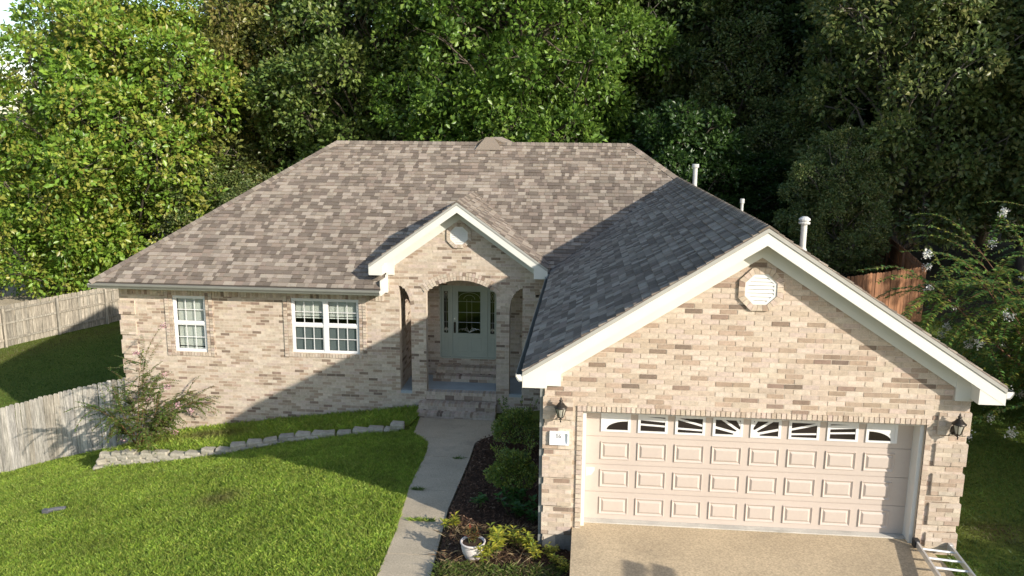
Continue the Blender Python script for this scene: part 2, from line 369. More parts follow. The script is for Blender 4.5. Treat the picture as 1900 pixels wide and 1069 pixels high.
def iv_front(z0, z1):
    zm = (z0+z1)/2
    if z1 <= 2.06: iv = [(xA, gx0)]
    else:
        h = (pzr-.12-z0)/psl; iv = [(max(-.82, xp-h), min(3.02, xp+h))] if h > 0 else []
        if z0 > 2.0 and z1 < 2.68: iv = [(-.82, gx0)] if z1 < 2.5 else [(-.82, 3.02)]
    for W in (W1, W2):
        if W[2]-.01 < zm < W[3]+.01: iv = cut(iv, W[0], W[1])
    if FLZ-.02 < zm < AAP: h = arch_half(zm); iv = cut(iv, acx-h, acx+h)
    for (a, b), out in ((LA, 0), (RA, 1)):
        if FLZ-.04 < zm < 2.22:
            if zm <= 1.6: iv = cut(iv, a, b)
            else:
                t = math.sqrt(max(0, 1-((zm-1.6)/.62)**2)); wd = (b-a)*t
                iv = cut(iv, a, a+wd) if out == 0 else cut(iv, b-wd, b)
    return iv
Wall('front_wall', (0, D, 0), (1, 0, 0), (0, -1, 0), -2.95, pzr-.12, iv_front, .22, 1.55)
def iv_gar(z0, z1):
    zm = (z0+z1)/2
    if z1 <= gz_soff+.1: iv = [(gx0, gx1)]
    else: h = (gzr-.12-z0)/gsl; iv = [(max(gx0, gm-h), min(gx1, gm+h))] if h > 0 else []
    if zm < ozt: iv = cut(iv, ox0, ox1)
    return iv
Wall('garage_wall', (0, 0, 0), (1, 0, 0), (0, -1, 0), -.04, gzr-.12, iv_gar, .22, 1.3)
Wall('garage_side_wall', (gx0, 0, 0), (0, -1, 0), (-1, 0, 0), -1.02, 2.5, lambda a, b: [(-D, -.001)], .2)
Wall('right_side_wall', (gx1, 0, 0), (0, 1, 0), (1, 0, 0), -.3, 2.5, lambda a, b: [(.001, yB-.5)], .2)
Wall('left_side_wall', (xA, 0, 0), (0, -1, 0), (-1, 0, 0), -3.3, 2.05, lambda a, b: [(-(yB-.5), -D-.001)], .2)
Wall('rear_wall', (0, yB-.5, 0), (-1, 0, 0), (0, 1, 0), -3.2, 2.05, lambda a, b: [(-gx1+.01, -xA-.01)], .2)
# porch inside
DX0, DX1, DY = .27, 1.85, 9.9
Wall('porch_back_wall', (0, DY, 0), (1, 0, 0), (0, -1, 0), FLZ-.1, 2.6, lambda a, b: cut([(LA[0]-.02, RA[1]+.02)], DX0, DX1) if (a+b)/2 > -.1 and (a+b)/2 < 1.98 else [(LA[0]-.02, RA[1]+.02)], .15, 1.3)
Wall('porch_side_wall', (LA[0]-.02, 0, 0), (0, 1, 0), (1, 0, 0), FLZ-.1, 2.6, lambda a, b: [(D+.221, DY)], .12, 1.3)
Wall('porch_side_wall', (RA[1]+.02, 0, 0), (0, -1, 0), (-1, 0, 0), FLZ-.1, 2.6, lambda a, b: [(-DY, -D-.221)], .12, 1.3)

FR = ((0, D, 0), (1, 0, 0), (0, -1, 0)); GR = ((0, 0, 0), (1, 0, 0), (0, -1, 0))
# soldier course under the front eave
rects = []; u = xA+.01
while u < -.9:
    if not any(W[0]-.2 < u+.04 < W[1]+.2 for W in (W1, W2)): rects.append((u, u+.066, 1.80, 2.045, .018 if random.random() < .75 else .03))
    u += .0785
strip(*FR, rects, 1.6)
# window surrounds: stacked headers at the sides, rowlocks at sill and head
for W in (W1, W2):
    rects = []; z = W[2]-.10
    while z < 2.02:
        rects += [(W[0]-.20, W[0]-.105, z, z+.067, .036), (W[0]-.095, W[0]-.004, z, z+.067, .022), (W[1]+.004, W[1]+.095, z, z+.067, .022), (W[1]+.105, W[1]+.20, z, z+.067, .036)]; z += CH
    u = W[0]-.09
    while u < W[1]+.08: rects += [(u, u+.067, W[2]-.10, W[2]-.004, .030), (u, u+.067, W[3]+.004, W[3]+.22, .018)]; u += CH
    strip(*FR, rects, .8)
# quoins
def quoin(frame, ua, ub, zs, proud=.042):
    for zi, (z1, z0) in enumerate(zs):
        n = 5 if z1-z0 > .3 else max(1, round((z1-z0)/CH)); h = (z1-z0)/n
        for k in range(n):
            z = z0+k*h
            if (k+zi) % 2: sp = [ua, ua+(ub-ua)*.52, ub]
            else: sp = [ua, ua+(ub-ua)*.24, ua+(ub-ua)*.76, ub]
            strip(*frame, [(sp[i]+.005, sp[i+1]-.005, z+.005, z+h-.005, proud+random.uniform(-.002, .002)) for i in range(len(sp)-1)], .75)
def QM(lo, hi): mb = MB(); mb.box(lo, hi); hbuild(mb, 'quoin_block', m_mortar)
qz = [(2.215, 1.865), (1.735, 1.39), (1.265, .925), (.80, .455), (.325, -.025)]
quoin(GR, gx0-.028, 4.15, qz); quoin(GR, 9.44, gx1+.028, qz)
for a, b in ((gx0-.025, 4.148), (9.442, gx1+.025)):
    for z1, z0 in qz: QM((a, -.034, z0+.003), (b, .1, z1-.003))
qzh = [(1.63, 1.245), (1.085, .685), (.54, .15), (.0, -.39), (-.54, -.94), (-1.08, -1.48), (-1.62, -2.02), (-2.16, -2.56)]
quoin(FR, xA-.028, -7.70, qzh)
for z1, z0 in qzh: QM((xA-.025, D-.034, z0+.003), (-7.702, D+.1, z1-.003))

# brick surround of the garage opening
rects = []; z = .05
while z < ozt-.02: rects += [(ox0-.085, ox0-.004, z, z+.067, .032), (ox1+.004, ox1+.085, z, z+.067, .012)]; z += CH
u = ox0-.085
while u < ox1+.02: rects.append((u, u+.062, ozt, ozt+.082, .030)); u += .0735
strip(*GR, rects, .25)
# arch rings
def ring(fn, t0, t1, n, hs):
    mb = MB()
    for layer, (ra, rb, pr) in enumerate(hs):
        for i in range(n):
            a0, a1 = t0+(t1-t0)*(i+.06)/n, t0+(t1-t0)*(i+.94)/n
            p = [fn(a0, ra), fn(a1, ra), fn(a1, rb), fn(a0, rb)]
            mb.prism([Vector((x, D-pr, z)) for x, z in p], (0, .26+pr*.5, 0), jit(brick_tint(.7), .07))
    return mb
th = math.asin(ahw/AR)
fn = lambda a, r: (acx+(AR+r)*math.sin(a), acz+(AR+r)*math.cos(a))
hbuild(ring(fn, -th-.02, th+.02, 27, [(-.002, .10, .030), (.11, .205, .016)]), 'arch', m_brick)
for (a, b), sg in ((LA, -1), (RA, 1)):
    c0 = a if sg < 0 else b; rx = (b-a)
    fq = lambda t, r, c0=c0, sg=sg, rx=rx: (c0-sg*(rx+r)*math.cos(t), 1.6+(.62+r)*math.sin(t))
    hbuild(ring(fq, 0, math.pi/2, 9, [(-.002, .10, .012)]), 'small_arch', m_brick)
# porch floor, ceiling, steps
mb = MB(); mb.box((LA[0]-.01, D+.012, FLZ-.3), (RA[1]+.01, DY-.002, FLZ)); hbuild(mb, 'porch_floor', m_porchfloor)
mb = MB(); mb.box((LA[0]-.1, D+.222, 2.5), (RA[1]+.1, DY-.001, 2.54)); hbuild(mb, 'porch_ceiling', m_soffit)
def brick_step(x0, x1, yf, yb, zt, zb, rows=True):
    core = MB(); core.box((x0+.01, yf+.012, zb), (x1-.01, yb, zt-.012)); c = hbuild(core, 'step', m_mortar)
    mb = MB(); u = x0
    while u < x1-.02:
        u1 = min(u+.067, x1); t = jit(brick_tint(1.1), .1); dz = random.uniform(-.003, .003)
        mb.box((u, yf, zt-.075), (u1, min(yf+.22, yb-.004), zt+dz), t)
        if yb-yf > .26: mb.box((u, yf+.232, zt-.04), (u1, yb-.004, zt-.002+dz), jit(brick_tint(1.1), .1))
        u += .0785
    u = x0; 
    while u < x1-.03: mb.box((u, yf, zb), (min(u+.238, x1), yf+.09, zt-.086), jit(brick_tint(1.2), .1)); u += .25
    s = hbuild(mb, 'step_bricks', m_brick, c); tag(s, kind='stuff')
brick_step(.0, 2.06, 7.80, 8.12, -.985, -1.4); brick_step(.02, 2.04, 8.10, D-.004, -.815, -1.4)
brick_step(AX0-.01, AX1+.01, D-.045, D+.20, FLZ+.006, -.80)
brick_step(.18, 2.0, 9.30, 9.62, -.435, FLZ+.003); brick_step(.22, 1.96, 9.60, DY-.004, -.275, FLZ+.003)
# foundation concrete under the garage
mb = MB(); mb.box((gx0+.012, .012, -1.6), (gx1-.012, .5, -.042)); mb.box((gx0+.012, .5, -1.9), (gx0+.3, D, -1.022)); hbuild(mb, 'foundation', m_found)
mb = MB(); mb.box((gx0+.2, .35, -.5), (gx1-.2, D+4, .09)); hbuild(mb, 'garage_floor', m_apron)

# bricks: the 300 nearest full ones are objects of their own, the rest one mesh
gwall = bpy.data.objects['garage_wall']
full = [i for i, b in enumerate(BRICKS) if b[9] and b[10] == 'garage_wall']
def bdist(b): return (Vector((b[3], 0, b[5]))-Vector(CAM)).length
full.sort(key=lambda i: bdist(BRICKS[i])); solo = set(full[:300])
BVAR = []
for t in LIGHT*2+MID*2+DARK:
    mb = MB(); mb.box((0, -.008, 0), (BL-MO, .02, CH-MO), jit(t, .05), skip='k'); BVAR.append((t, mb.mesh('brick')))
    BVAR[-1][1].materials.append(m_brick)
rest = MB()
for i, (o, u, n, u0, u1, z0, z1, pr, t, fl, wn) in enumerate(BRICKS):
    if i in solo:
        me = min(BVAR, key=lambda v: sum((a-b)**2 for a, b in zip(v[0], t))+random.uniform(0, .002))[1]
        b = link('brick', me, None, gwall); b.location = (u0, random.uniform(-.003, .003), z0)
    else:
        p = o+u*u0+n*pr; rest.obox((p.x, p.y, z0), u*(u1-u0), -n*(pr+.02), (0, 0, z1-z0), t)
tag(hbuild(rest, 'brickwork', m_brick), kind='stuff')

# ------------------------------------------------------------------ roof
SHT = [(.225, .186, .148), (.29, .242, .192), (.168, .136, .108), (.335, .283, .228), (.15, .121, .096), (.245, .195, .154)]
EXP = .146
def clip(poly, cpoly):
    out = poly
    for i in range(len(cpoly)):
        a, b = cpoly[i], cpoly[(i+1) % len(cpoly)]; inp = out; out = []
        if not inp: return []
        def side(p): return (b[0]-a[0])*(p[1]-a[1])-(b[1]-a[1])*(p[0]-a[0])
        for j in range(len(inp)):
            p, q = inp[j], inp[(j+1) % len(inp)]; sp, sq = side(p), side(q)
            if sp >= 0: out.append(p)
            if (sp >= 0) != (sq >= 0): k = sp/(sp-sq); out.append((p[0]+(q[0]-p[0])*k, p[1]+(q[1]-p[1])*k))
    return out
SHING = []; WIDTHS = [.09, .12, .15, .18, .22, .26]
def area(p): return sum(p[i][0]*p[(i+1) % len(p)][1]-p[(i+1) % len(p)][0]*p[i][1] for i in range(len(p)))/2
def slope(org, u, v, polys, umin, umax, vmax, visible=True, bias=0.):
    """shingle one roof slope. org + u*a + v*b; polys: convex pieces in (a, b), counter-clockwise."""
    u = Vector(u).normalized(); v = Vector(v).normalized(); n = u.cross(v); k = 0; vv = 0.
    while vv < vmax:
        a = umin-random.uniform(0, .4); last = None
        while a < umax:
            wd = random.choice(WIDTHS); c = random.choice(SHT)
            thick = random.random() < .5
            q = [(a, vv), (a+wd, vv), (a+wd, vv+EXP), (a, vv+EXP)]
            for P in polys:
                r = clip(q, P)
                if len(r) >= 3 and abs(area(r)) > 2e-4:
                    SHING.append((Vector(org), u, v, n, r, vv, c, .023 if thick else .012, len(r) == 4 and abs(area(r)-wd*EXP) < 1e-5 and visible, wd, a))
            a += wd
        vv += EXP; k += 1
def to_uv(org, u, v, pts):
    org = Vector(org); u = Vector(u).normalized(); v = Vector(v).normalized()
    return [((Vector(p)-org).dot(u), (Vector(p)-org).dot(v)) for p in pts]
def ccw(p): return p if area(p) > 0 else p[::-1]
sheet = MB(); TH = .06
def sheet_poly(pts): 
    a, b, c = map(Vector, pts[:3]); n = (b-a).cross(c-a).normalized()
    if n.z < 0: n = -n; pts = pts[::-1]
    sheet.prism([Vector(p)-n*.004 for p in pts][::-1], -n*TH)
    return pts
zm_ = lambda y: zE+msl*(y-yE)
# main front slope in two convex pieces, left of the porch gable and behind it
XG = -.88
A_ = [(xe, yE, zE), (XG, yE, zE), (XG, yR, zR), (xR0, yR, zR)]
B_ = [(XG, D+.03, zm_(D+.03)), (xR1+yR-(D+.03), D+.03, zm_(D+.03)), (xR1, yR, zR), (XG, yR, zR)]
B_ = [(p[0] if p[0] < 9.6 else 9.6, p[1], p[2]) for p in B_]
B_ = [(XG, D+.03, zm_(D+.03)), (9.6, D+.03, zm_(D+.03)), (9.6, yR-(9.6-xR1), zR-msl*(9.6-xR1)), (xR1, yR, zR), (XG, yR, zR)]
org = (xe, yE, zE); u_, v_ = (1, 0, 0), (0, 1, msl)
for P in (A_, B_): sheet_poly(P)
slope(org, u_, v_, [ccw(to_uv(org, u_, v_, P)) for P in (A_, B_)], 0, 18.3, 6.3)
# left hip, rear, right hip slopes (plain sheets, never faced by the street)
sheet_poly([(xe, yE, zE), (xR0, yR, zR), (xe, yB, zE)])
sheet_poly([(xe, yB, zE), (xR0, yR, zR), (xR1, yR, zR), (gm+ghs, yB, zR-msl*(gm+ghs-xR1))])
# garage slopes
gyb = yE+(gzr-zE)/msl; geb = yE+(gze-zE)/msl
gl = [(gm-ghs, -goh, gze), (gm, -goh, gzr), (gm, gyb+.05, gzr), (gm-ghs, geb+.1, gze)]
gr = [(gm, -goh, gzr), (gm+ghs, -goh, gze), (gm+ghs, yB, gze), (gm, yB-3, gzr), (gm, gyb, gzr)]
sheet_poly(gl); sheet_poly([(gm, -goh, gzr), (gm+ghs, -goh, gze), (gm+ghs, gyb, gze), (gm, gyb, gzr)])
sheet_poly([(gm, gyb, gzr), (gm+ghs, gyb, gze), (gm+ghs, yB, zR-msl*(gm+ghs-xR1)), (xR1, yR, zR)])
org = (gm-ghs, geb+.1, gze); u_, v_ = (0, -1, 0), (1, 0, gsl)
slope(org, u_, v_, [ccw(to_uv(org, u_, v_, gl))], -4, geb+1, 4.1)
org = (gm+ghs, -goh, gze); u_, v_ = (0, 1, 0), (-1, 0, gsl)
slope(org, u_, v_, [ccw(to_uv(org, u_, v_, [(gm, -goh, gzr), (gm+ghs, -goh, gze), (gm+ghs, gyb, gze), (gm, gyb, gzr)]))], 0, gyb+1, 4.1, False)
# porch gable slopes
pyb = yE+(pzr-zE)/msl; peb = yE+(pze-zE)/msl
pl = [(xp-hp, pyf, pze), (xp, pyf, pzr), (xp, pyb+.05, pzr), (xp-hp, peb+.05, pze)]
prr = [(xp+hp, pyf, pze), (xp+hp, peb+.05, pze), (xp, pyb+.05, pzr), (xp, pyf, pzr)]
sheet_poly(pl); sheet_poly(prr)
org = (xp-hp, pyb, pze); u_, v_ = (0, -1, 0), (1, 0, psl); slope(org, u_, v_, [ccw(to_uv(org, u_, v_, pl))], -1, 4, 2.9)
org = (xp+hp, pyf, pze); u_, v_ = (0, 1, 0), (-1, 0, psl); slope(org, u_, v_, [ccw(to_uv(org, u_, v_, prr))], -1, 4, 2.9)
# small rear cross-gable whose peak shows over the ridge
bx, bz = 1.28, zR+.20
roof = hbuild(sheet, 'roof', m_roofsheet)
peak = MB()
peak.prism([(bx-.5, yR-.05, zR-.02), (bx-.12, yR-.16, zR+.16), (bx+.10, yR-.16, zR+.16), (bx+.5, yR-.05, zR-.02)], (0, 2.6, 0), SHT[1])
peak.quad([(bx-.42, yR-.36, zR-.20), (bx+.42, yR-.36, zR-.20), (bx+.12, yR-.17, zR+.172), (bx-.12, yR-.17, zR+.172)], SHT[0])
hbuild(peak, 'roof_peak', m_shingle, roof)
def sh_area(s):
    c = s[0]+s[1]*s[4][0][0]+s[2]*s[4][0][1]; d = c-Vector(CAM); L = d.length
    return s[9]*EXP*max(0, -d.normalized().dot(s[3]))/L**2
def sh_vis(s):
    c = s[0]+s[1]*s[4][0][0]+s[2]*s[4][0][1]
    if s[0].x == xe and c.x > XG and (c.z < pzr-psl*abs(c.x-xp)+.1 or c.z < gzr-gsl*abs(c.x-gm)+.1): return False
    return not (s[1].y < -.5 and s[0].x < 0)
cand = sorted([i for i, s in enumerate(SHING) if s[8] and sh_vis(s)], key=lambda i: -sh_area(SHING[i]))[:300]
cand = set(cand); SVAR = {}
def sh_mesh(wd, th, c):
    k = (wd, th, c)
    if k not in SVAR:
        mb = MB(); q = [(0, 0), (wd, 0), (wd, EXP), (0, EXP)]; top = [(x+(.0035 if x == 0 else -.0035), y, th*(1-y/EXP)+.003) for x, y in q]; bot = [(x, y, -.002) for x, y, _ in top]
        mb.quad(top, c)
        for i in (3, 0, 1): j = (i+1) % 4; mb.quad([bot[i], bot[j], top[j], top[i]], c)
        SVAR[k] = mb.mesh('shingle'); SVAR[k].materials.append(m_shingle)
    return SVAR[k]
rest = MB()
for i, (o, u, v, n, r, v0, c, th, ok, wd, a) in enumerate(SHING):
    if i in cand:
        s = link('shingle', sh_mesh(wd, th, c), None, roof); p = o+u*a+v*v0
        s.matrix_local = Matrix(((u.x, v.x, n.x, p.x), (u.y, v.y, n.y, p.y), (u.z, v.z, n.z, p.z), (0, 0, 0, 1)))
    else:
        ue = max(x for x, _ in r)
        ul = min(x for x, _ in r)
        P = [o+u*(x+(.0035 if x == ul else (-.0035 if x == ue else 0)))+v*y+n*(th*(1-(y-v0)/EXP)+.003) for x, y in r]; Bt = [o+u*x+v*y-n*.002 for x, y in r]; ct = jit(c, .05)
        rest.quad(P, ct)
        for j in range(len(r)):
            j2 = (j+1) % len(r)
            if not (abs(r[j][1]-v0-EXP) < 1e-4 and abs(r[j2][1]-v0-EXP) < 1e-4): rest.quad([Bt[j], Bt[j2], P[j2], P[j]], ct)
tag(hbuild(rest, 'shingle_courses', m_shingle, roof), kind='stuff')
# hip and ridge caps
def caps(p0, p1, na, nb, name='ridge_cap'):
    p0, p1, na, nb = map(Vector, (p0, p1, na, nb)); d = (p1-p0); L = d.length; d.normalize(); mb = MB()
    na.normalize(); nb.normalize(); sa = d.cross(na).normalized(); sb = d.cross(nb).normalized()
    up = (na+nb).normalized()
    if sa.dot(nb) < 0: pass
    sa = sa if sa.dot(up) < 0 else -sa; sb = sb if sb.dot(up) < 0 else -sb
    k = 0.
    while k < L:
        e = min(k+.30, L); c = jit(random.choice(SHT[:3]), .08); a = p0+d*k; b = p0+d*e; h0, h1 = .034, .016
        for s, n in ((sa, na), (sb, nb)):
            q = [a+up*h0, b+up*h1, b+s*.15+n*h1*.8, a+s*.15+n*h0*.8]; mb.quad(q, c)
            mb.quad([a, a+up*h0, a+s*.15+n*h0*.8, a+s*.15], c); mb.quad([q[2], q[3], a+s*.15, b+s*.15], c)
        k += .143
    hbuild(mb, name, m_shingle, roof)
nF = (0, -msl, 1); nBk = (0, msl, 1); nL = (-msl, 0, 1); nR = (msl, 0, 1)
caps((xR0, yR, zR), (xR1, yR, zR), nF, nBk)
caps((xe, yE, zE), (xR0, yR, zR), nF, nL, 'hip_cap')
caps((gm, gyb, gzr), (xR1, yR, zR), nF, nR, 'hip_cap')
caps((gm, -goh-.01, gzr), (gm, gyb, gzr), (-gsl, 0, 1), (gsl, 0, 1))
caps((xp, pyf-.01, pzr), (xp, pyb, pzr), (-psl, 0, 1), (psl, 0, 1))
# valley metal lines are hidden under shingles; fascia, rakes, soffits
def rake(xm, zr, half, sl, yf, yw, zc, name, ret):
    """gable rake: fascia boards, drip edge, soffits, eave returns. zc: bottom of the return box."""
    c = math.cos(math.atan(sl)); t = .05/c; hgt = .165/c; lo = hgt+t
    for s in (-1, 1):
        X = lambda d: xm+s*d
        z = lambda d: zr-sl*d
        mb = MB(); mb.prism([(X(0), yf+.008, z(0)-t), (X(half), yf+.008, z(half)-t), (X(half), yf+.008, z(half)-lo), (X(0), yf+.008, z(0)-lo)], (0, .03, 0)); hbuild(mb, 'rake_board', m_fascia, roof)
        mb = MB(); mb.prism([(X(0), yf-.006, z(0)-.012), (X(half), yf-.006, z(half)-.012), (X(half), yf-.006, z(half)-t-.012), (X(0), yf-.006, z(0)-t-.012)], (0, .014, 0)); hbuild(mb, 'drip_edge', m_drip, roof)
        mb = MB(); mb.prism([(X(0), yf+.04, z(0)-lo+.03), (X(half-.05), yf+.04, z(half-.05)-lo+.03), (X(half-.05), yf+.04, z(half-.05)-lo+.045), (X(0), yf+.04, z(0)-lo+.045)], (0, yw-yf-.042, 0)); hbuild(mb, 'rake_soffit', m_soffit, roof)
        fz = .20/c; mb = MB(); mb.prism([(X(0), yw-.034, z(0)-lo+.028), (X(half-.30), yw-.034, z(half-.30)-lo+.028), (X(half-.30), yw-.034, z(half-.30)-lo+.028-fz), (X(0), yw-.034, z(0)-lo+.028-fz)], (0, .032+.0004*s, 0)); hbuild(mb, 'frieze_board', m_soffit, roof)
        # eave return
        w = ret; zt = lambda d: z(d)-lo+.01
        mb = MB(); mb.prism([(X(half-.012), yf+.012, zt(half)), (X(half-w), yf+.012, zt(half-w)), (X(half-w), yf+.012, zc), (X(half-.012), yf+.012, zc)], (0, yw-yf-.016, 0)); hbuild(mb, 'eave_return', m_fascia, roof)
rake(gm, gzr, ghs, gsl, -goh, 0, 2.44, 'g', .36)
rake(xp, pzr, hp, psl, pyf, D, 2.56, 'p', .34)
def block(name, m, lo, hi, parent=roof): mb = MB(); mb.box(lo, hi); return hbuild(mb, name, m, parent)
block('eave_return', m_fascia, (gx0-.005, -.045, 2.395), (gx0+.24, -.002, 2.80))
block('eave_return', m_fascia, (gx1-.24, -.045, 2.395), (gx1+.005, -.002, 2.80))
block('eave_return', m_fascia, (-.83, D-.045, 2.50), (-.62, D-.002, 2.95))
# eave soffits and fascia
block('eave_soffit', m_soffit, (xe+.02, yE+.03, 2.045), (XG-.02, D-.001, 2.06))
block('eave_fascia', m_fascia, (xe+.01, yE+.012, 2.03), (XG, yE+.03, 2.165))
block('eave_soffit', m_soffit, (gm-ghs+.03, -.3, 2.46), (gx0-.001, D-.03, 2.475)); block('eave_fascia', m_fascia, (gm-ghs+.01, -.28, 2.445), (gm-ghs+.03, D-.03, 2.64))
block('eave_soffit', m_soffit, (gx1+.001, -.3, 2.46), (gm+ghs-.03, yB-.6, 2.475)); block('eave_fascia', m_fascia, (gm+ghs-.03, -.28, 2.445), (gm+ghs-.01, yB-.1, 2.64))
block('eave_soffit', m_soffit, (xe+.02, D, 2.045), (xA-.001, yB-.03, 2.06)); block('eave_fascia', m_fascia, (xe+.01, yE+.03, 2.03), (xe+.03, yB-.03, 2.15))
block('eave_end', m_fascia, (XG-.012, yE+.03, 2.03), (XG+.02, D-.001, 2.42))
block('eave_end', m_fascia, (XG+.021, D-.05, 2.03), (XG+.09, D-.001, 2.50))
def gutter(p0, d, out, L, z):
    """K-style gutter: profile in (out, z) run along d."""
    prof = [(0, 0), (0, -.11), (.062, -.115), (.075, -.085), (.105, -.05), (.112, -.035), (.112, -.004), (.100, -.004), (.100, -.03), (.06, -.09), (.012, -.10), (.012, 0)]
    p0, d, out = Vector(p0), Vector(d), Vector(out); mb = MB()
    mb.prism([p0+out*a+Vector((0, 0, z+b)) for a, b in prof], d*L)
    g_ = hbuild(mb, 'gutter', m_gutter)
    mb = MB(); mb.prism([p0+d*.001+out*a+Vector((0, 0, z+b)) for a, b in ((.0, -.002), (.0, -.11), (.062, -.115), (.105, -.05), (.112, -.004))], d*.006); hbuild(mb, 'end_cap', m_white, g_); mb = MB(); mb.prism([p0+d*(L-.007)+out*a+Vector((0, 0, z+b)) for a, b in ((.0, -.002), (.0, -.11), (.062, -.115), (.105, -.05), (.112, -.004))], d*.006)
    hbuild(mb, 'end_cap', m_white, g_)
gutter((xe+.0, yE+.010, 0), (1, 0, 0), (0, -1, 0), XG-xe, 2.17)
gutter((gm-ghs+.008, -.31, 0), (0, 1, 0), (-1, 0, 0), D+.2, 2.64)
gutter((gm+ghs-.008, -.31, 0), (0, 1, 0), (1, 0, 0), 12, 2.64)
mb = MB()
mb.box((gx0-.075, .03, -.28), (gx0-.012, .11, 2.35)); mb.box((gx0-.30, .05, 2.36), (gx0-.012, .11, 2.43)); mb.box((gx0-.085, -.0, -.36), (gx0-.014, .105, -.28))
hbuild(mb, 'downspout', m_downspout)
# gable vents
def gable_vent(cx, cz, y, R):
    ang = [math.pi/8+i*math.pi/4 for i in range(8)]; P = lambda r, a, yy: Vector((cx+r*math.cos(a), yy, cz+r*math.sin(a)))
    Rb = R+.095; mb = MB()
    for i in range(8):
        a0, a1 = ang[i], ang[(i+1) % 8]
        n = 3
        for k in range(n):
            f0, f1 = (k+.03)/n, (k+.97)/n
            q = [P(R, a0, 0).lerp(P(R, a1, 0), f0), P(R, a0, 0).lerp(P(R, a1, 0), f1), P(Rb, a0, 0).lerp(P(Rb, a1, 0), f1), P(Rb, a0, 0).lerp(P(Rb, a1, 0), f0)]
            mb.prism([Vector((p.x, y-.045, p.z)) for p in q], (0, .06, 0), jit(brick_tint(.5), .06))
    v = hbuild(mb, 'gable_vent', m_brick)
    mb = MB()
    for i in range(8):
        a0, a1 = ang[i], ang[(i+1) % 8]; q = [P(R-.045, a0, 0), P(R-.045, a1, 0), P(R-.001, a1, 0), P(R-.001, a0, 0)]
        mb.prism([Vector((p.x, y-.03, p.z)) for p in q], (0, .045, 0))
    hbuild(mb, 'vent_frame', m_white, v)
    mb = MB(); mb.quad([Vector((p.x, y-.009, p.z)) for p in [P(R-.005, a, 0) for a in ang]]); hbuild(mb, 'vent_back', m_soffit, v)
    for k in range(8):
        z = cz-R*.9+k*(R*1.8/8); h = R*1.8/8; zc = abs(z+h/2-cz); c22 = math.cos(math.pi/8)
        hw = (R-.045)*c22 if zc < R*math.sin(math.pi/8) else (R-.045)*c22-(zc-R*math.sin(math.pi/8))
        if hw < .05: continue
        mb = MB(); mb.prism([(cx-hw, y-.012, z+h*.98), (cx-hw, y-.034, z+.006), (cx-hw, y-.028, z+.001), (cx-hw, y-.0095, z+h*.9)], (2*hw, 0, 0)); hbuild(mb, 'louver', m_white, v)
gable_vent(6.80, 3.955, 0, .245); gable_vent(1.06, 3.545, D, .245)
# roof pipes
def vent_pipe(x, y, h, r, cone=False):
    zb = gzr-gsl*(x-gm) if y < gyb else zR-msl*max(x-xR1, (y-yR))
    mb = MB(); mb.tube([(x, y, zb-.1), (x, y, zb+h)], r, 12); p = hbuild(mb, 'vent_pipe', m_pipe, roof)
    mb = MB()
    if cone: mb.lathe([(r*1.0, 0), (r*1.9, .01), (r*2., .035), (r*1.4, .05), (r*1.5, .065), (r*2., .075), (r*1.9, .10), (r*.9, .135), (0.001, .14)], (x, y, zb+h-.03), 14)
    else: mb.lathe([(r, 0), (r*1.55, 0), (r*1.55, .085), (r*1.45, .095), (0.001, .095)], (x, y, zb+h-.05), 14)
    hbuild(mb, 'pipe_cap', m_pipe, roof)
    mb = MB(); mb.lathe([(r*2.2, -.06), (r*1.25, .07), (r, .09)], (x, y, zb+.03), 12); hbuild(mb, 'pipe_flashing', m_pipe, roof)
vent_pipe(7.35, 12.4, .72, .065); vent_pipe(8.0, 2.55, .55, .05, True); vent_pipe(7.6, 6.2, .35, .03)

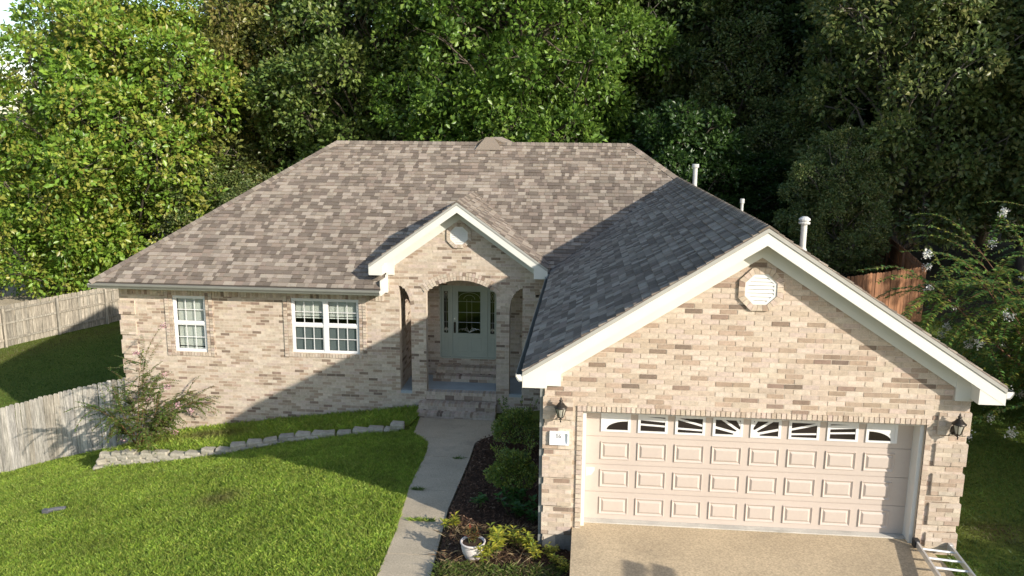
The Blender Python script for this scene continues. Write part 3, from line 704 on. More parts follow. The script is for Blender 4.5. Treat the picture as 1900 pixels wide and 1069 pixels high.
# ------------------------------------------------------------------ windows
def sash_window(x0, x1, z0, z1, name, screen, blind_z, label):
    yf = D+.02; fw = .055; zm = (z0+z1)/2+.02
    mb = MB(); 
    mb.box((x0+.002, yf, z0+.002), (x0+fw, yf+.10, z1-.002)); mb.box((x1-fw, yf, z0+.002), (x1-.002, yf+.10, z1-.002)); mb.box((x0+fw, yf, z1-fw), (x1-fw, yf+.10, z1-.002)); mb.box((x0+fw, yf-.006, z0+.002), (x1-fw, yf+.10, z0+fw))
    win = hbuild(mb, name, m_vinyl); tag(win, label)
    xs = [x0+fw, x1-fw] if x1-x0 < 1.2 else [x0+fw, (x0+x1)/2-.05, (x0+x1)/2+.05, x1-fw]
    if len(xs) == 4: mb = MB(); mb.box((xs[1], yf-.004, z0+fw), (xs[2], yf+.09, z1-fw)); hbuild(mb, 'mullion', m_vinyl, win)
    for i in range(0, len(xs), 2):
        a, b = xs[i], xs[i+1]
        mb = MB(); mb.box((a, yf+.004, zm-.03), (b, yf+.06, zm+.03)); s = .028
        for lo, hi, y in ((z0+fw, zm-.03, yf+.012), (zm+.03, z1-fw, yf+.032)):
            mb.box((a, y, lo), (a+s, y+.03, hi)); mb.box((b-s, y, lo), (b, y+.03, hi)); mb.box((a+s, y, hi-s), (b-s, y+.03, hi)); mb.box((a+s, y, lo), (b-s, y+.03, lo+s))
        hbuild(mb, 'sash', m_vinyl, win)
        for lo, hi, y in ((z0+fw, zm-.03, yf+.012), (zm+.03, z1-fw, yf+.032)):
            mb = MB(); g_ = .009
            for k in (1, 2): u = a+s+(b-a-2*s)*k/3; mb.box((u-g_, y+.008, lo+s), (u+g_, y+.016, hi-s))
            zc = (lo+hi)/2; mb.box((a+s, y+.007, zc-g_), (b-s, y+.017, zc+g_)); hbuild(mb, 'muntin', m_vinyl, win)
            mb = MB(); mb.quad([(a+s, y+.02, lo+s), (b-s, y+.02, lo+s), (b-s, y+.02, hi-s), (a+s, y+.02, hi-s)]); hbuild(mb, 'pane', m_glass, win)
        if screen:
            mb = MB(); mb.quad([(a+s, yf+.075, z0+fw+s), (b-s, yf+.075, z0+fw+s), (b-s, yf+.075, zm-.03), (a+s, yf+.075, zm-.03)]); hbuild(mb, 'lower_shade', m_screen, win)
        mb = MB(); z = z1-.07; lowest = blind_z+random.uniform(-.01, .01)
        mb.box((a+.02, yf+.10, z1-.10), (b-.02, yf+.15, z1-.05))
        z = z1-.12
        while z > lowest: mb.prism([(a+.025, yf+.105, z), (a+.025, yf+.145, z+.022), (a+.025, yf+.147, z+.020), (a+.025, yf+.107, z-.002)], (b-a-.05, 0, 0)); z -= .027
        mb.box((a+.025, yf+.105, lowest-.05), (b-.025, yf+.145, lowest-.025)); hbuild(mb, 'blind', m_blind, win)
    mb = MB(); mb.box((x0-.0, yf+.11, z0-.05), (x1, yf+.19, z0+.002)); hbuild(mb, 'stool', m_vinyl, win)
sash_window(*W1, 'window', False, W1[2]+.12, 'narrow white sash window with closed blinds')
sash_window(*W2, 'window', True, W2[2]+.98, 'wide white double sash window with half-raised blinds')

# ------------------------------------------------------------------ front door
dz0, dz1 = -.10, 1.98; yd = DY+.03
mb = MB(); fw = .04; xs = [DX0, .60, 1.58, DX1]
for a in xs: mb.box((a-.0 if a == DX0 else a-.025 if a != DX1 else a-fw, yd-.02, dz0), ((a+fw if a == DX0 else a+.025 if a != DX1 else a), yd+.08, dz1))
mb.box((DX0+fw, yd-.018, dz1-fw), (DX1-fw, yd+.078, dz1)); mb.box((DX0+.041, yd-.05, dz0), (DX1-.041, yd+.08, dz0+.035))
fd = hbuild(mb, 'front_door', m_door); tag(fd, 'grey-green entry door with leaded glass and two sidelights')
def panelled(x0, x1, gx0_, gx1_, gz0, gz1, name):
    mb = MB(); y0, y1 = yd+.004, yd+.05; z0, z1 = dz0+.036, dz1-fw-.002
    mb.box((x0, y0, z0), (gx0_, y1, z1)); mb.box((gx1_, y0, z0), (x1, y1, z1)); mb.box((gx0_, y0, z0), (gx1_, y1, gz0)); mb.box((gx0_, y0, gz1), (gx1_, y1, z1))
    b = .022
    for lo, hi in (((gx0_-b, y0-.014, gz0-b), (gx0_, y0-.001, gz1+b)), ((gx1_, y0-.014, gz0-b), (gx1_+b, y0-.001, gz1+b)), ((gx0_, y0-.014, gz0-b), (gx1_, y0-.001, gz0)), ((gx0_, y0-.014, gz1), (gx1_, y0-.001, gz1+b))): mb.box(lo, hi)
    for a, c in (((gx0_, gx1_),) if gx1_-gx0_ < .3 else ((x0+.13, (x0+x1)/2-.04), ((x0+x1)/2+.04, x1-.13))):
        zl, zh = z0+.14, gz0-.13
        if zh-zl > .1:
            for lo, hi in (((a, y0-.01, zl), (a+.018, y0-.001, zh)), ((c-.018, y0-.01, zl), (c, y0-.001, zh)), ((a+.018, y0-.01, zl), (c-.018, y0-.001, zl+.018)), ((a+.018, y0-.01, zh-.018), (c-.018, y0-.001, zh))): mb.box(lo, hi)
    hbuild(mb, name, m_door, fd)
    mb = MB(); mb.quad([(gx0_, y0+.02, gz0), (gx1_, y0+.02, gz0), (gx1_, y0+.02, gz1), (gx0_, y0+.02, gz1)]); hbuild(mb, 'door_glass', m_doorglass, fd)
    mb = MB(); r = .006; yy = y0+.012; c = (gx0_+gx1_)/2; hw = (gx1_-gx0_)/2
    for k in (.26, .50, .76): zz = gz0+(gz1-gz0)*k; mb.tube([(gx0_, yy, zz), (gx1_, yy, zz)], r, 5)
    for dx in ((0,) if hw < .2 else (-.07, .07)): mb.tube([(c+dx, yy, gz0+.12), (c+dx, yy, gz1-.22)], r*.8, 5)
    mb.tube([(c+hw*.95*math.cos(t), yy, gz1-.03-.16+.16*math.sin(t)) for t in np.linspace(0, math.pi, 12)], r, 5)
    mb.tube([(c+hw*.5*math.cos(t), yy, gz1-.22+.12*math.sin(t)) for t in np.linspace(0, math.pi, 10)], r, 5)
    for s in (-1, 1):
        for q in (.35, .65, .95): mb.tube([(c+s*hw*q*math.sin(t), yy, gz0+.02+.13*math.sin(t*1.7)*(1.2-q*.5)) for t in np.linspace(0, math.pi/2, 8)], r, 5)
    hbuild(mb, 'leaded_came', m_came, fd)
panelled(.627, 1.553, .78, 1.40, .62, 1.80, 'door_leaf'); panelled(DX0+fw+.002, .573, .385, .50, .62, 1.80, 'sidelight'); panelled(1.607, DX1-fw-.002, 1.68, 1.79, .62, 1.80, 'sidelight')
mb = MB(); hx, hy = .685, yd-.02
mb.lathe([(0.001, -.025), (.03, -.02), (.033, .0)], (0, 0, 0), 14); mb.v = [(hx+x, hy+.02+z, 1.02+y) for x, y, z in mb.v]; hbuild(mb, 'deadbolt', m_came, fd)
mb = MB(); mb.box((hx-.028, hy+.012, .62), (hx+.028, hy+.022, .93)); mb.tube([(hx, hy+.015, .90), (hx, hy-.035, .87), (hx, hy-.045, .78), (hx, hy-.035, .68), (hx, hy+.015, .64)], .013, 8); hbuild(mb, 'door_handle', m_hard, fd)

# ------------------------------------------------------------------ garage door
gd0, gd1, yg = 4.352, 9.242, .30; sec = .462; gz0 = ozb+.0
mb = MB()
for k in range(4): mb.box((gd0, yg, gz0+.008+k*sec), (gd1, yg+.045, gz0+(k+1)*sec-.004)); mb.box((gd0+.001, yg+.012, gz0+(k+1)*sec-.004), (gd1-.001, yg+.04, gz0+(k+1)*sec+.008))
gdo = hbuild(mb, 'garage_door', m_gdoor); tag(gdo, 'wide pale pinkish-beige panelled garage door with sunburst windows')
pw, ph, mg = .455, .298, .228; pitch = (gd1-gd0-2*mg-pw)/7
mb = MB(); loops = [(0, 0), (.010, .020), (.040, .001), (.072, .020)]
k0 = None
for ins, h in loops:
    n = len(mb.v); mb.v += [(ins, -h, ins), (pw-ins, -h, ins), (pw-ins, -h, ph-ins), (ins, -h, ph-ins)]
    if k0 is not None:
        for i in range(4): j = (i+1) % 4; mb.f.append((k0+i, k0+j, n+j, n+i)); mb.t.append((1, 1, 1))
    k0 = n
mb.f.append((k0, k0+1, k0+2, k0+3)); mb.t.append((1, 1, 1)); pm = mb.mesh('panel'); pm.materials.append(m_gdoor)
for r in range(3):
    for c in range(8):
        p = link('panel', pm, None, gdo); p.location = (gd0+mg+c*pitch, yg-.0005, gz0+r*sec+.088)
zc0 = gz0+3*sec+.088
for c in range(8):
    x0 = gd0+mg+c*pitch; y = yg-.002; mb = MB(); b = .04
    for lo, hi in (((x0, y-.016, zc0), (x0+b, y, zc0+ph)), ((x0+pw-b, y-.016, zc0), (x0+pw, y, zc0+ph)), ((x0+b, y-.016, zc0), (x0+pw-b, y, zc0+b*.8)), ((x0+b, y-.016, zc0+ph-b*.8), (x0+pw-b, y, zc0+ph))): mb.box(lo, hi)
    # sunburst insert: rays that meet at the middle of the whole door
    cxm = (gd0+gd1)/2; zb = zc0+b*.8; lim = (x0+b, x0+pw-b, zb, zc0+ph-b*.8)
    def seg_clip(p, q):
        t0, t1 = 0., 1.; dx, dz = q[0]-p[0], q[1]-p[1]
        for pp, qq in ((-dx, p[0]-lim[0]), (dx, lim[1]-p[0]), (-dz, p[1]-lim[2]), (dz, lim[3]-p[1])):
            if abs(pp) < 1e-9:
                if qq < 0: return None
            else:
                t = qq/pp
                if pp < 0: t0 = max(t0, t)
                else: t1 = min(t1, t)
        return None if t0 >= t1 else ((p[0]+dx*t0, p[1]+dz*t0), (p[0]+dx*t1, p[1]+dz*t1))
    rect = [(lim[0], lim[2]), (lim[1], lim[2]), (lim[1], lim[3]), (lim[0], lim[3])]
    def bar(p, q, hw):
        d = Vector((q[0]-p[0], q[1]-p[1])).normalized(); n = Vector((-d.y, d.x))*hw
        r = clip(rect, ccw([(p[0]+n.x, p[1]+n.y), (p[0]-n.x, p[1]-n.y), (q[0]-n.x, q[1]-n.y), (q[0]+n.x, q[1]+n.y)]))
        if len(r) >= 3: mb.prism([(a, y-.010, z) for a, z in r], (0, .006, 0))
    s = 1 if x0+pw/2 > cxm else -1; o = (cxm, zb-.01)
    if c in (3, 4):
        for deg in (14, 34, 60): a = math.radians(deg); bar(o, (o[0]+s*2*math.cos(a), o[1]+2*math.sin(a)), .018)
        hub = [(cxm+.20*math.cos(t), o[1]+.12*math.sin(t)) for t in np.linspace(0, math.pi, 14)]; r = clip(rect, ccw(hub))
        if len(r) >= 3: mb.prism([(a, y-.011, z) for a, z in r], (0, .007, 0))
    elif c in (2, 5):
        bar((cxm+s*.3, zb+.03), (cxm+s*1.6, zb+.09), .014); bar((cxm+s*.42, zb+.06), (cxm+s*1.6, zb+.36), .016)
    elif c in (1, 6):
        bar((cxm+s*1.0, zb+.075), (cxm+s*2.0, zb+.125), .014); bar((cxm+s*1.0, zb+.165), (cxm+s*1.9, zb+.225), .03)
    else:
        xo, xi = (lim[0], lim[1]) if s < 0 else (lim[1], lim[0])
        arc = [(xi+(xo-xi)*.88*math.sin(t), zb+.145*math.cos(t)) for t in np.linspace(0, math.pi/2, 10)]
        top = [(xi, lim[3]), (xo, lim[3]), (xo, zb)]
        for i in range(9):
            q = [arc[i], arc[i+1], (arc[i+1][0], lim[3]), (arc[i][0], lim[3])]; mb.prism([(a, y-.010, z) for a, z in ccw(q)], (0, .006, 0))
        q = [arc[9], (xo, zb), (xo, lim[3]), (arc[9][0], lim[3])]; mb.prism([(a, y-.010, z) for a, z in ccw(q)], (0, .006, 0))
    hbuild(mb, 'window_frame', m_vinyl, gdo)
    mb = MB(); mb.quad([(lim[0], y-.0035, lim[2]), (lim[1], y-.0035, lim[2]), (lim[1], y-.0035, lim[3]), (lim[0], y-.0035, lim[3])]); hbuild(mb, 'window_pane', mat('garage_pane', (.018, .014, .012), .12, .5), gdo)
mb = MB(); mb.prism([(gd0+.015, yg-.001, gz0+.72), (gd0+.10, yg-.001, gz0+.74), (gd0+.15, yg-.001, gz0+.82), (gd0+.15, yg-.001, gz0+.87), (gd0+.015, yg-.001, gz0+.87)], (0, -.002, 0)); hbuild(mb, 'paint_patch', m_gpatch, gdo)
mb = MB(); mb.box((gd0+.02, yg+.01, gz0-.012), (gd1-.02, yg+.04, gz0+.008)); hbuild(mb, 'bottom_seal', m_black, gdo)
mb = MB(); mb.box((ox0+.002, .06, ozb-.02), (ox0+.055, .34, ozt-.03)); mb.box((ox1-.055, .06, ozb-.02), (ox1-.002, .34, ozt-.03)); mb.box((ox0+.055, .06, ozt-.05), (ox1-.055, .34, ozt-.003)); hbuild(mb, 'garage_jamb', m_white)
mb = MB(); mb.box((ox0-.002, .0, ozt-.02), (ox1+.002, .2, ozt-.002)); hbuild(mb, 'steel_lintel', m_found)

# ------------------------------------------------------------------ paving
mb = MB(); nyv = 8
mb.prism([(4.17, .30, .10), (9.42, .30, .10), (9.55, -.5, .085), (9.9, -14, .0), (4.17, -14, .0)][::-1], (0, 0, -.55)); drive = tag(mb.build('driveway', m_conc), kind='structure')
mb = MB(); mb.box((ox0+.003, .17, .05), (ox1-.003, .31, .115)); tag(mb.build('garage_apron', m_apron), kind='structure')
walk = thing('walkway', (1.6, 3, -.6), None, None); walk['kind'] = 'structure'
cuts = [-9, -6, -3.2, -.35, .95, 2.42, 4.55, 6.0, 7.79]
for a, b in zip(cuts[:-1], cuts[1:]):
    ys = sorted(set([a+.006, b-.006]+[q for q, _ in WL+WR if a < q < b])); mb = MB()
    top = [(float(wl(y)), y, float(wz(y))) for y in ys]+[(float(wr(y)), y, float(wz(y))) for y in ys[::-1]]
    for i in range(len(ys)-1):
        y0, y1 = ys[i], ys[i+1]; A = [(float(wl(y0)), y0, float(wz(y0))), (float(wr(y0)), y0, float(wz(y0))), (float(wr(y1)), y1, float(wz(y1))), (float(wl(y1)), y1, float(wz(y1)))]
        mb.quad(A); Bq = [(x, y, z-.14) for x, y, z in A]
        mb.quad([Bq[0], A[0], A[3], Bq[3]]); mb.quad([A[1], Bq[1], Bq[2], A[2]])
        if i == 0: mb.quad([Bq[0], Bq[1], A[1], A[0]])
        if i == len(ys)-2: mb.quad([A[3], A[2], Bq[2], Bq[3]])
    o = mb.build('slab', m_walk, walk); o.matrix_parent_inverse = Matrix.Translation((-1.6, -3, .6))
# mulch bed, a little proud of the walk
ys = np.concatenate([np.arange(-1.75, 7.7, .15), [7.78]]); rows = []
for y in ys:
    a = float(wr(y))+.015; b = 4.165 if y < .01 else gx0-.002
    rows.append([(a+(b-a)*t, y, (float(wz(y))-.05 if t == 0 else max(float(wz(y))+.07, g(a+(b-a)*t, y)+.03)+.04*math.sin(a*3+y*5+t*7)*t)) for t in (0, .05, .2, .35, .5, .65, .8, .92, 1)])
V = np.array(rows).reshape(-1, 3); nr, nc = len(rows), 9; ix = np.arange(nr*nc).reshape(nr, nc)
Qm = np.stack([ix[:-1, :-1], ix[:-1, 1:], ix[1:, 1:], ix[1:, :-1]], -1).reshape(-1, 4)
mulch_me = np_mesh('mulch_bed', V, Qm, np.ones((len(Qm), 3)), m_mulch); tag(link('mulch_bed', mulch_me), kind='structure')
def bedz(x, y):
    a = wr(y)+.015; b = 4.165 if y < .01 else gx0; t = (x-a)/(b-a)
    r = rows[int(np.argmin(np.abs(ys-y)))]; return float(np.interp(x, [p[0] for p in r], [p[2] for p in r]))
# mulch chips
n = 9000; yy = RNG.uniform(-1.6, 7.7, n); xx = wr(yy)+.03+(np.where(yy < 0, 4.12, gx0-.03)-wr(yy)-.03)*RNG.random(n)
zz = np.array([bedz(a, b) for a, b in zip(xx, yy)])
th = RNG.uniform(0, 6.28, n); L_ = RNG.uniform(.02, .06, n); W_ = RNG.uniform(.006, .014, n); dz = RNG.uniform(-.01, .025, n)
d = np.stack([np.cos(th)*L_, np.sin(th)*L_, dz], 1); s = np.stack([-np.sin(th)*W_, np.cos(th)*W_, RNG.uniform(-.006, .006, n)], 1); p = np.stack([xx, yy, zz+.008], 1)
V = np.stack([p-s, p+d-s, p+d+s, p+s], 1).reshape(-1, 3); Qc = np.arange(4*n).reshape(n, 4)
T = np.array([(.10, .055, .034), (.05, .03, .02), (.15, .09, .058), (.22, .15, .10)])[RNG.choice(4, n, p=[.42, .4, .14, .04])]*RNG.uniform(.7, 1.3, (n, 1))
tag(link('mulch_chips', np_mesh('mulch_chips', V, Qc, T, m_mulchchip)), 'dark brown wood mulch chips in the bed beside the garage', 'mulch', kind='stuff')

# ------------------------------------------------------------------ wall lanterns and house number
def lantern(cx, zc, y, label):
    t = thing('wall_lantern', (cx, y, zc), label, 'lantern', 'lanterns beside the garage door')
    mb = MB(); mb.lathe([(.001, -.012), (.045, -.010), (.05, 0)], (0, 0, 0), 14); mb.v = [(x, z, yy*1.6-.10) for x, yy, z in mb.v]; mb.build('back_plate', m_lantern, t)
    mb = MB(); mb.tube([(0, -.01, -.12), (0, -.06, -.16), (0, -.11, -.145), (0, -.135, -.11)], [.010, .012, .012, .014], 8); mb.tube([(0, -.01, -.06), (0, -.05, -.05), (0, -.09, -.09), (0, -.12, -.12)], .006, 6); mb.build('arm', m_lantern, t)
    c = (0, -.135, 0)
    mb = MB(); mb.lathe([(.001, -.20), (.012, -.19), (.008, -.165), (.022, -.15), (.014, -.135), (.045, -.115), (.048, -.105), (.001, -.10)], c, 12); mb.build('base', m_lantern, t)
    mb = MB(); mb.lathe([(.04, -.104), (.075, .02), (.07, .045), (.001, .046)], c, 10); mb.build('lamp_glass', m_lglass, t, True)
    for k in range(6):
        a = k*math.pi/3; mb = MB(); mb.tube([(c[0]+.044*math.cos(a), c[1]+.044*math.sin(a), -.108), (c[0]+.080*math.cos(a), c[1]+.080*math.sin(a), .02), (c[0]+.076*math.cos(a), c[1]+.076*math.sin(a), .05)], .006, 5); mb.build('cage_bar', m_lantern, t)
    mb = MB(); mb.lathe([(.098, .035), (.10, .048), (.075, .065), (.035, .115), (.02, .125), (.026, .135), (.03, .15), (.012, .165), (.016, .178), (.004, .20), (.001, .20)], c, 14); mb.build('roof_cap', m_lantern, t, True)
    return t
lantern(3.965, 2.07, -.044, 'black carriage lantern on the brick quoin above the number plate')
lantern(9.665, 2.055, -.044, 'black carriage lantern on the quoin at the right of the garage door')
def ribbon(mb, pts, hw, y, d=.003):
    for i in range(len(pts)-1):
        p, q = Vector(pts[i]), Vector(pts[i+1]); t = (q-p).normalized(); w0 = hw[i] if hasattr(hw, '__len__') else hw; w1 = hw[i+1] if hasattr(hw, '__len__') else hw; n = Vector((-t.y, t.x)); e = t*.0006
        mb.prism([(a.x, y, a.y) for a in (p-n*w0-e, q-n*w1+e, q+n*w1+e, p+n*w0-e)], (0, -d, 0))
sx0, sx1, sz0, sz1 = 3.80, 4.095, 1.475, 1.685; sy = -.044
sg = thing('house_number_plate', ((sx0+sx1)/2, sy, sz0), 'white framed plaque reading 16 on the left garage quoin', 'sign')
def sbuild(mb, n, m): o = mb.build(n, m, sg); o.matrix_parent_inverse = Matrix.Translation((-(sx0+sx1)/2, -sy, -sz0)); return o
mb = MB(); mb.box((sx0+.02, sy-.012, sz0+.02), (sx1-.02, sy, sz1-.02)); sbuild(mb, 'plate', m_sign)
mb = MB(); b = .022
for lo, hi in (((sx0, sy-.045, sz0), (sx0+b, sy, sz1)), ((sx1-b, sy-.045, sz0), (sx1, sy, sz1)), ((sx0+b, sy-.045, sz0), (sx1-b, sy, sz0+b)), ((sx0+b, sy-.045, sz1-b), (sx1-b, sy, sz1))): mb.box(lo, hi)
sbuild(mb, 'frame', m_sign)
yl = sy-.0135; c0 = (sx0+sx1)/2-.012
mb = MB(); x = c0-.022; z0, z1 = 1.578, 1.638
ribbon(mb, [(x, z0), (x, z1)], .0065, yl); ribbon(mb, [(x-.014, z0+.001), (x+.014, z0+.001)], .003, yl-.0002); ribbon(mb, [(x-.014, z1-.012), (x, z1-.001)], .003, yl-.0002); sbuild(mb, 'numeral', m_letter)
mb = MB(); x = c0+.022
pts = [(x+.010, z1), (x-.004, z1-.006), (x-.014, z1-.020), (x-.017, z0+.022), (x-.013, z0+.008), (x, z0+.001), (x+.013, z0+.008), (x+.016, z0+.020), (x+.010, z0+.031), (x, z0+.034), (x-.012, z0+.028)]
ribbon(mb, pts, [.002, .003, .005, .0062, .006, .004, .006, .006, .005, .003, .002], yl); sbuild(mb, 'numeral', m_letter)
mb = MB(); x = c0-.075
for k in range(14):
    wd = random.choice((.005, .008)); 
    if k != 7: mb.box((x, yl-.002, 1.545), (x+wd, yl, 1.545+random.choice((.010, .013))))
    x += wd+.0035
sbuild(mb, 'small_lettering', m_faint)

# ------------------------------------------------------------------ stone edging
edg = thing('stone_edging', (-3.5, 6.2, -1.4), 'low curved edging of tan and grey garden blocks below the front wall', 'garden edging')
SV = []
for k in range(6):
    L, Wd, H = random.uniform(.33, .41), .22, .135; mb = MB(); r = lambda a: random.uniform(-a, a)
    c = .028; prof = [(0, c), (c, 0), (L-c, 0), (L, c), (L-.025, Wd), (.025, Wd)]
    lo = [(x-L/2+r(.008), y-.08+r(.012), 0) for x, y in prof]; mid = [(x*1.0, y-.012, H*.7+r(.008)) for x, y, _ in lo]; hi = [(x*.93, y*.85, H+r(.008)) for x, y, _ in lo]
    n = len(mb.v); mb.v += lo+mid+hi; m6 = 6
    for a in (0, 6):
        for i in range(6): j = (i+1) % 6; mb.f.append((a+i, a+j, a+6+j, a+6+i)); mb.t.append((1, 1, 1))
    mb.f.append(tuple(range(12, 18))); mb.t.append((1, 1, 1)); base = random.choice([(.36, .325, .255), (.40, .36, .285), (.31, .285, .235), (.33, .285, .215)])
    mb.t = [base]*len(mb.f); me = mb.mesh('stone'); me.materials.append(m_stone); SV.append(me)
def stone(x, y, z, ang):
    o = link('stone', random.choice(SV), None, edg); o.matrix_parent_inverse = Matrix.Translation((3.5, -6.2, 1.4)); o.location = (x, y, z); o.rotation_euler = (random.uniform(-.05, .05), random.uniform(-.05, .05), ang+random.uniform(-.07, .07)); o.scale = (1, 1, random.uniform(.92, 1.08))
pl_ = [Vector(p) for p in STONE]; dist = 0; seglen = [(pl_[i+1]-pl_[i]).length for i in range(len(pl_)-1)]; tot = sum(seglen)
def along(s):
    for i, L in enumerate(seglen):
        if s <= L: p = pl_[i].lerp(pl_[i+1], s/L); d = pl_[i+1]-pl_[i]; return p, math.atan2(d.y, d.x)
        s -= L
    d = pl_[-1]-pl_[-2]; return pl_[-1], math.atan2(d.y, d.x)
s = .05; k = 0
while s < tot-.1:
    p, a = along(s); zb = float(G0(p.x, p.y)); n = 4 if p.x < -6.9 else 3 if p.x < -5.9 else 2 if p.x < -4.0 else (2 if random.random() < .35 else 1)
    for j in range(n):
        q, a2 = along(min(s+(j % 2)*.15, tot-.05)); bk = Vector((-math.sin(a2), math.cos(a2)))*.022*j
        if n == 1 and random.random() < .05: continue
        stone(q.x+bk.x, q.y+bk.y, zb-(.03 if n > 1 else .0)+j*(.105 if n < 3 else .088)+(random.uniform(-.02, .03) if n < 3 else 0), a2)
    s += .385 if n < 3 else .33; k += 1
stone(-7.5, 6.05, -2.16, .3)

# ------------------------------------------------------------------ fences
GREYW = [(.40, .365, .31), (.36, .33, .285), (.44, .40, .34), (.33, .30, .255), (.42, .385, .34), (.38, .335, .27)]
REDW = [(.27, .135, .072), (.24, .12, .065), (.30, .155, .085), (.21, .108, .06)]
def board_meshes(tints, h, wd, dog=True):
    out = []
    for t in tints:
        mb = MB(); c = .028 if dog else .002; hh = h+random.uniform(-.012, .012)
        mb.prism([(0, 0, -.15), (wd, 0, -.15), (wd, 0, hh-c), (wd-c, 0, hh), (c, 0, hh), (0, 0, hh-c)], (0, .018, 0), t); me = mb.mesh('board'); out.append(me)
    return out
def fence(name, p0, p1, h, tints, m, label, board_side=1, wd=.136, gap=.010, zfn=g, rails=True, post_every=2.4, cat='fence', top0=None, top1=None):
    p0, p1 = Vector((*p0, 0)), Vector((*p1, 0)); d = (p1-p0); L = d.length; d.normalize(); ang = math.atan2(d.y, d.x)
    f = thing(name, (p0.x, p0.y, zfn(p0.x, p0.y)), label, cat, rz=ang); zb0 = f.location.z
    V = board_meshes(tints, h, wd); [me.materials.append(m) for me in V]; x = 0.
    def gz(x): q = p0+d*x; return (zfn(q.x, q.y) if top0 is None else top0+(top1-top0)*x/L-h)-zb0
    while x < L:
        o = link('board', random.choice(V), None, f); o.location = (x, random.uniform(-.004, .004), gz(x+wd/2)+random.uniform(-.012, .012)); o.rotation_euler = (random.uniform(-.008, .008), random.uniform(-.008, .008), 0); x += wd+gap+random.uniform(-.002, .003)
    back = .0185 if board_side > 0 else -.0585
    if rails:
        n = max(1, round(L/post_every))
        for i in range(n+1):
            q = L*i/n; q = min(q, L-.05); mb = MB(); yy = .06 if board_side > 0 else -.10-.05
            mb.box((q-.045, yy, gz(q)-.3), (q+.045, yy+.09, gz(q)+h-.08), random.choice(tints)); mb.build('post', m, f)
        for i in range(n):
            for zz in (.28, h*.55, h-.25):
                a, b = L*i/n, L*(i+1)/n; mb = MB(); mb.prism([(a, back, gz(a)+zz), (b, back, gz(b)+zz), (b, back, gz(b)+zz+.085), (a, back, gz(a)+zz+.085)], (0, .04, 0), random.choice(tints)); mb.build('rail', m, f)
    return f
fence('picket_fence', (-16.2, 8.47), (xA-.12, 8.47), 1.93, GREYW, m_wood, 'weathered grey picket fence joining the left corner of the house')
fence('board_fence', (-22.6, 15.6), (-16.9, 29.0), 1.80, [(.30, .265, .21), (.26, .235, .19), (.33, .29, .23)], m_wood, 'older grey board fence with posts and rails along the far left yard', board_side=-1)
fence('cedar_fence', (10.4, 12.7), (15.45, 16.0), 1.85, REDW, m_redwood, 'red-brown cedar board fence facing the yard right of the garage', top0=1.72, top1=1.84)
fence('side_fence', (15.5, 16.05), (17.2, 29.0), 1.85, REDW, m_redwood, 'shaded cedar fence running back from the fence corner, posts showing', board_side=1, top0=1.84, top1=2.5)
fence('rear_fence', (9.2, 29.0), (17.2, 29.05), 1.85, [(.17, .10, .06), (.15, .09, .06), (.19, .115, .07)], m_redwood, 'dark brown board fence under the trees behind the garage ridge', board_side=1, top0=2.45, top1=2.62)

# ------------------------------------------------------------------ leaves
def unit(a): return a/np.maximum(np.linalg.norm(a, axis=-1, keepdims=True), 1e-9)
def leaves(P, Dr, Nn, L, Wd, T, fold=.18):
    """kite-shaped leaves: base P, along Dr, facing Nn; returns V, Q, T (two triangles each via one folded quad pair)."""
    Dr = unit(Dr); S = unit(np.cross(Dr, Nn)); Nn = np.cross(S, Dr); L = L[:, None]; Wd = Wd[:, None]
    a = P; b = P+Dr*L*.5+S*Wd*.5+Nn*Wd*fold; c = P+Dr*L-Nn*L*.12; e = P+Dr*L*.5-S*Wd*.5+Nn*Wd*fold
    n = len(P); V = np.stack([a, b, c, e], 1).reshape(-1, 3); k = np.arange(n)*4
    Q = np.stack([np.stack([k, k+1, k+2], 1), np.stack([k, k+2, k+3], 1)], 1).reshape(-1, 3)
    return V, Q, np.repeat(T, 2, 0)
def palette(cols, n, rng, var=.22):
    cols = np.array(cols); return cols[rng.integers(0, len(cols), n)]*rng.uniform(1-var, 1+var, (n, 1))
def limb(mb, a, b, r0, r1, rng, seg=6, n=5, wob=.06, tint=(.10, .085, .065)):
    a, b = np.array(a, float), np.array(b, float); L = np.linalg.norm(b-a); pts = []
    for i in range(n+1):
        t = i/n; p = a+(b-a)*t; 
        if 0 < i < n: p = p+rng.normal(0, wob*L, 3)*[1, 1, .5]
        pts.append(tuple(p))
    mb.tube(pts, [r0+(r1-r0)*i/n for i in range(n+1)], seg, tint, cap=False); return pts
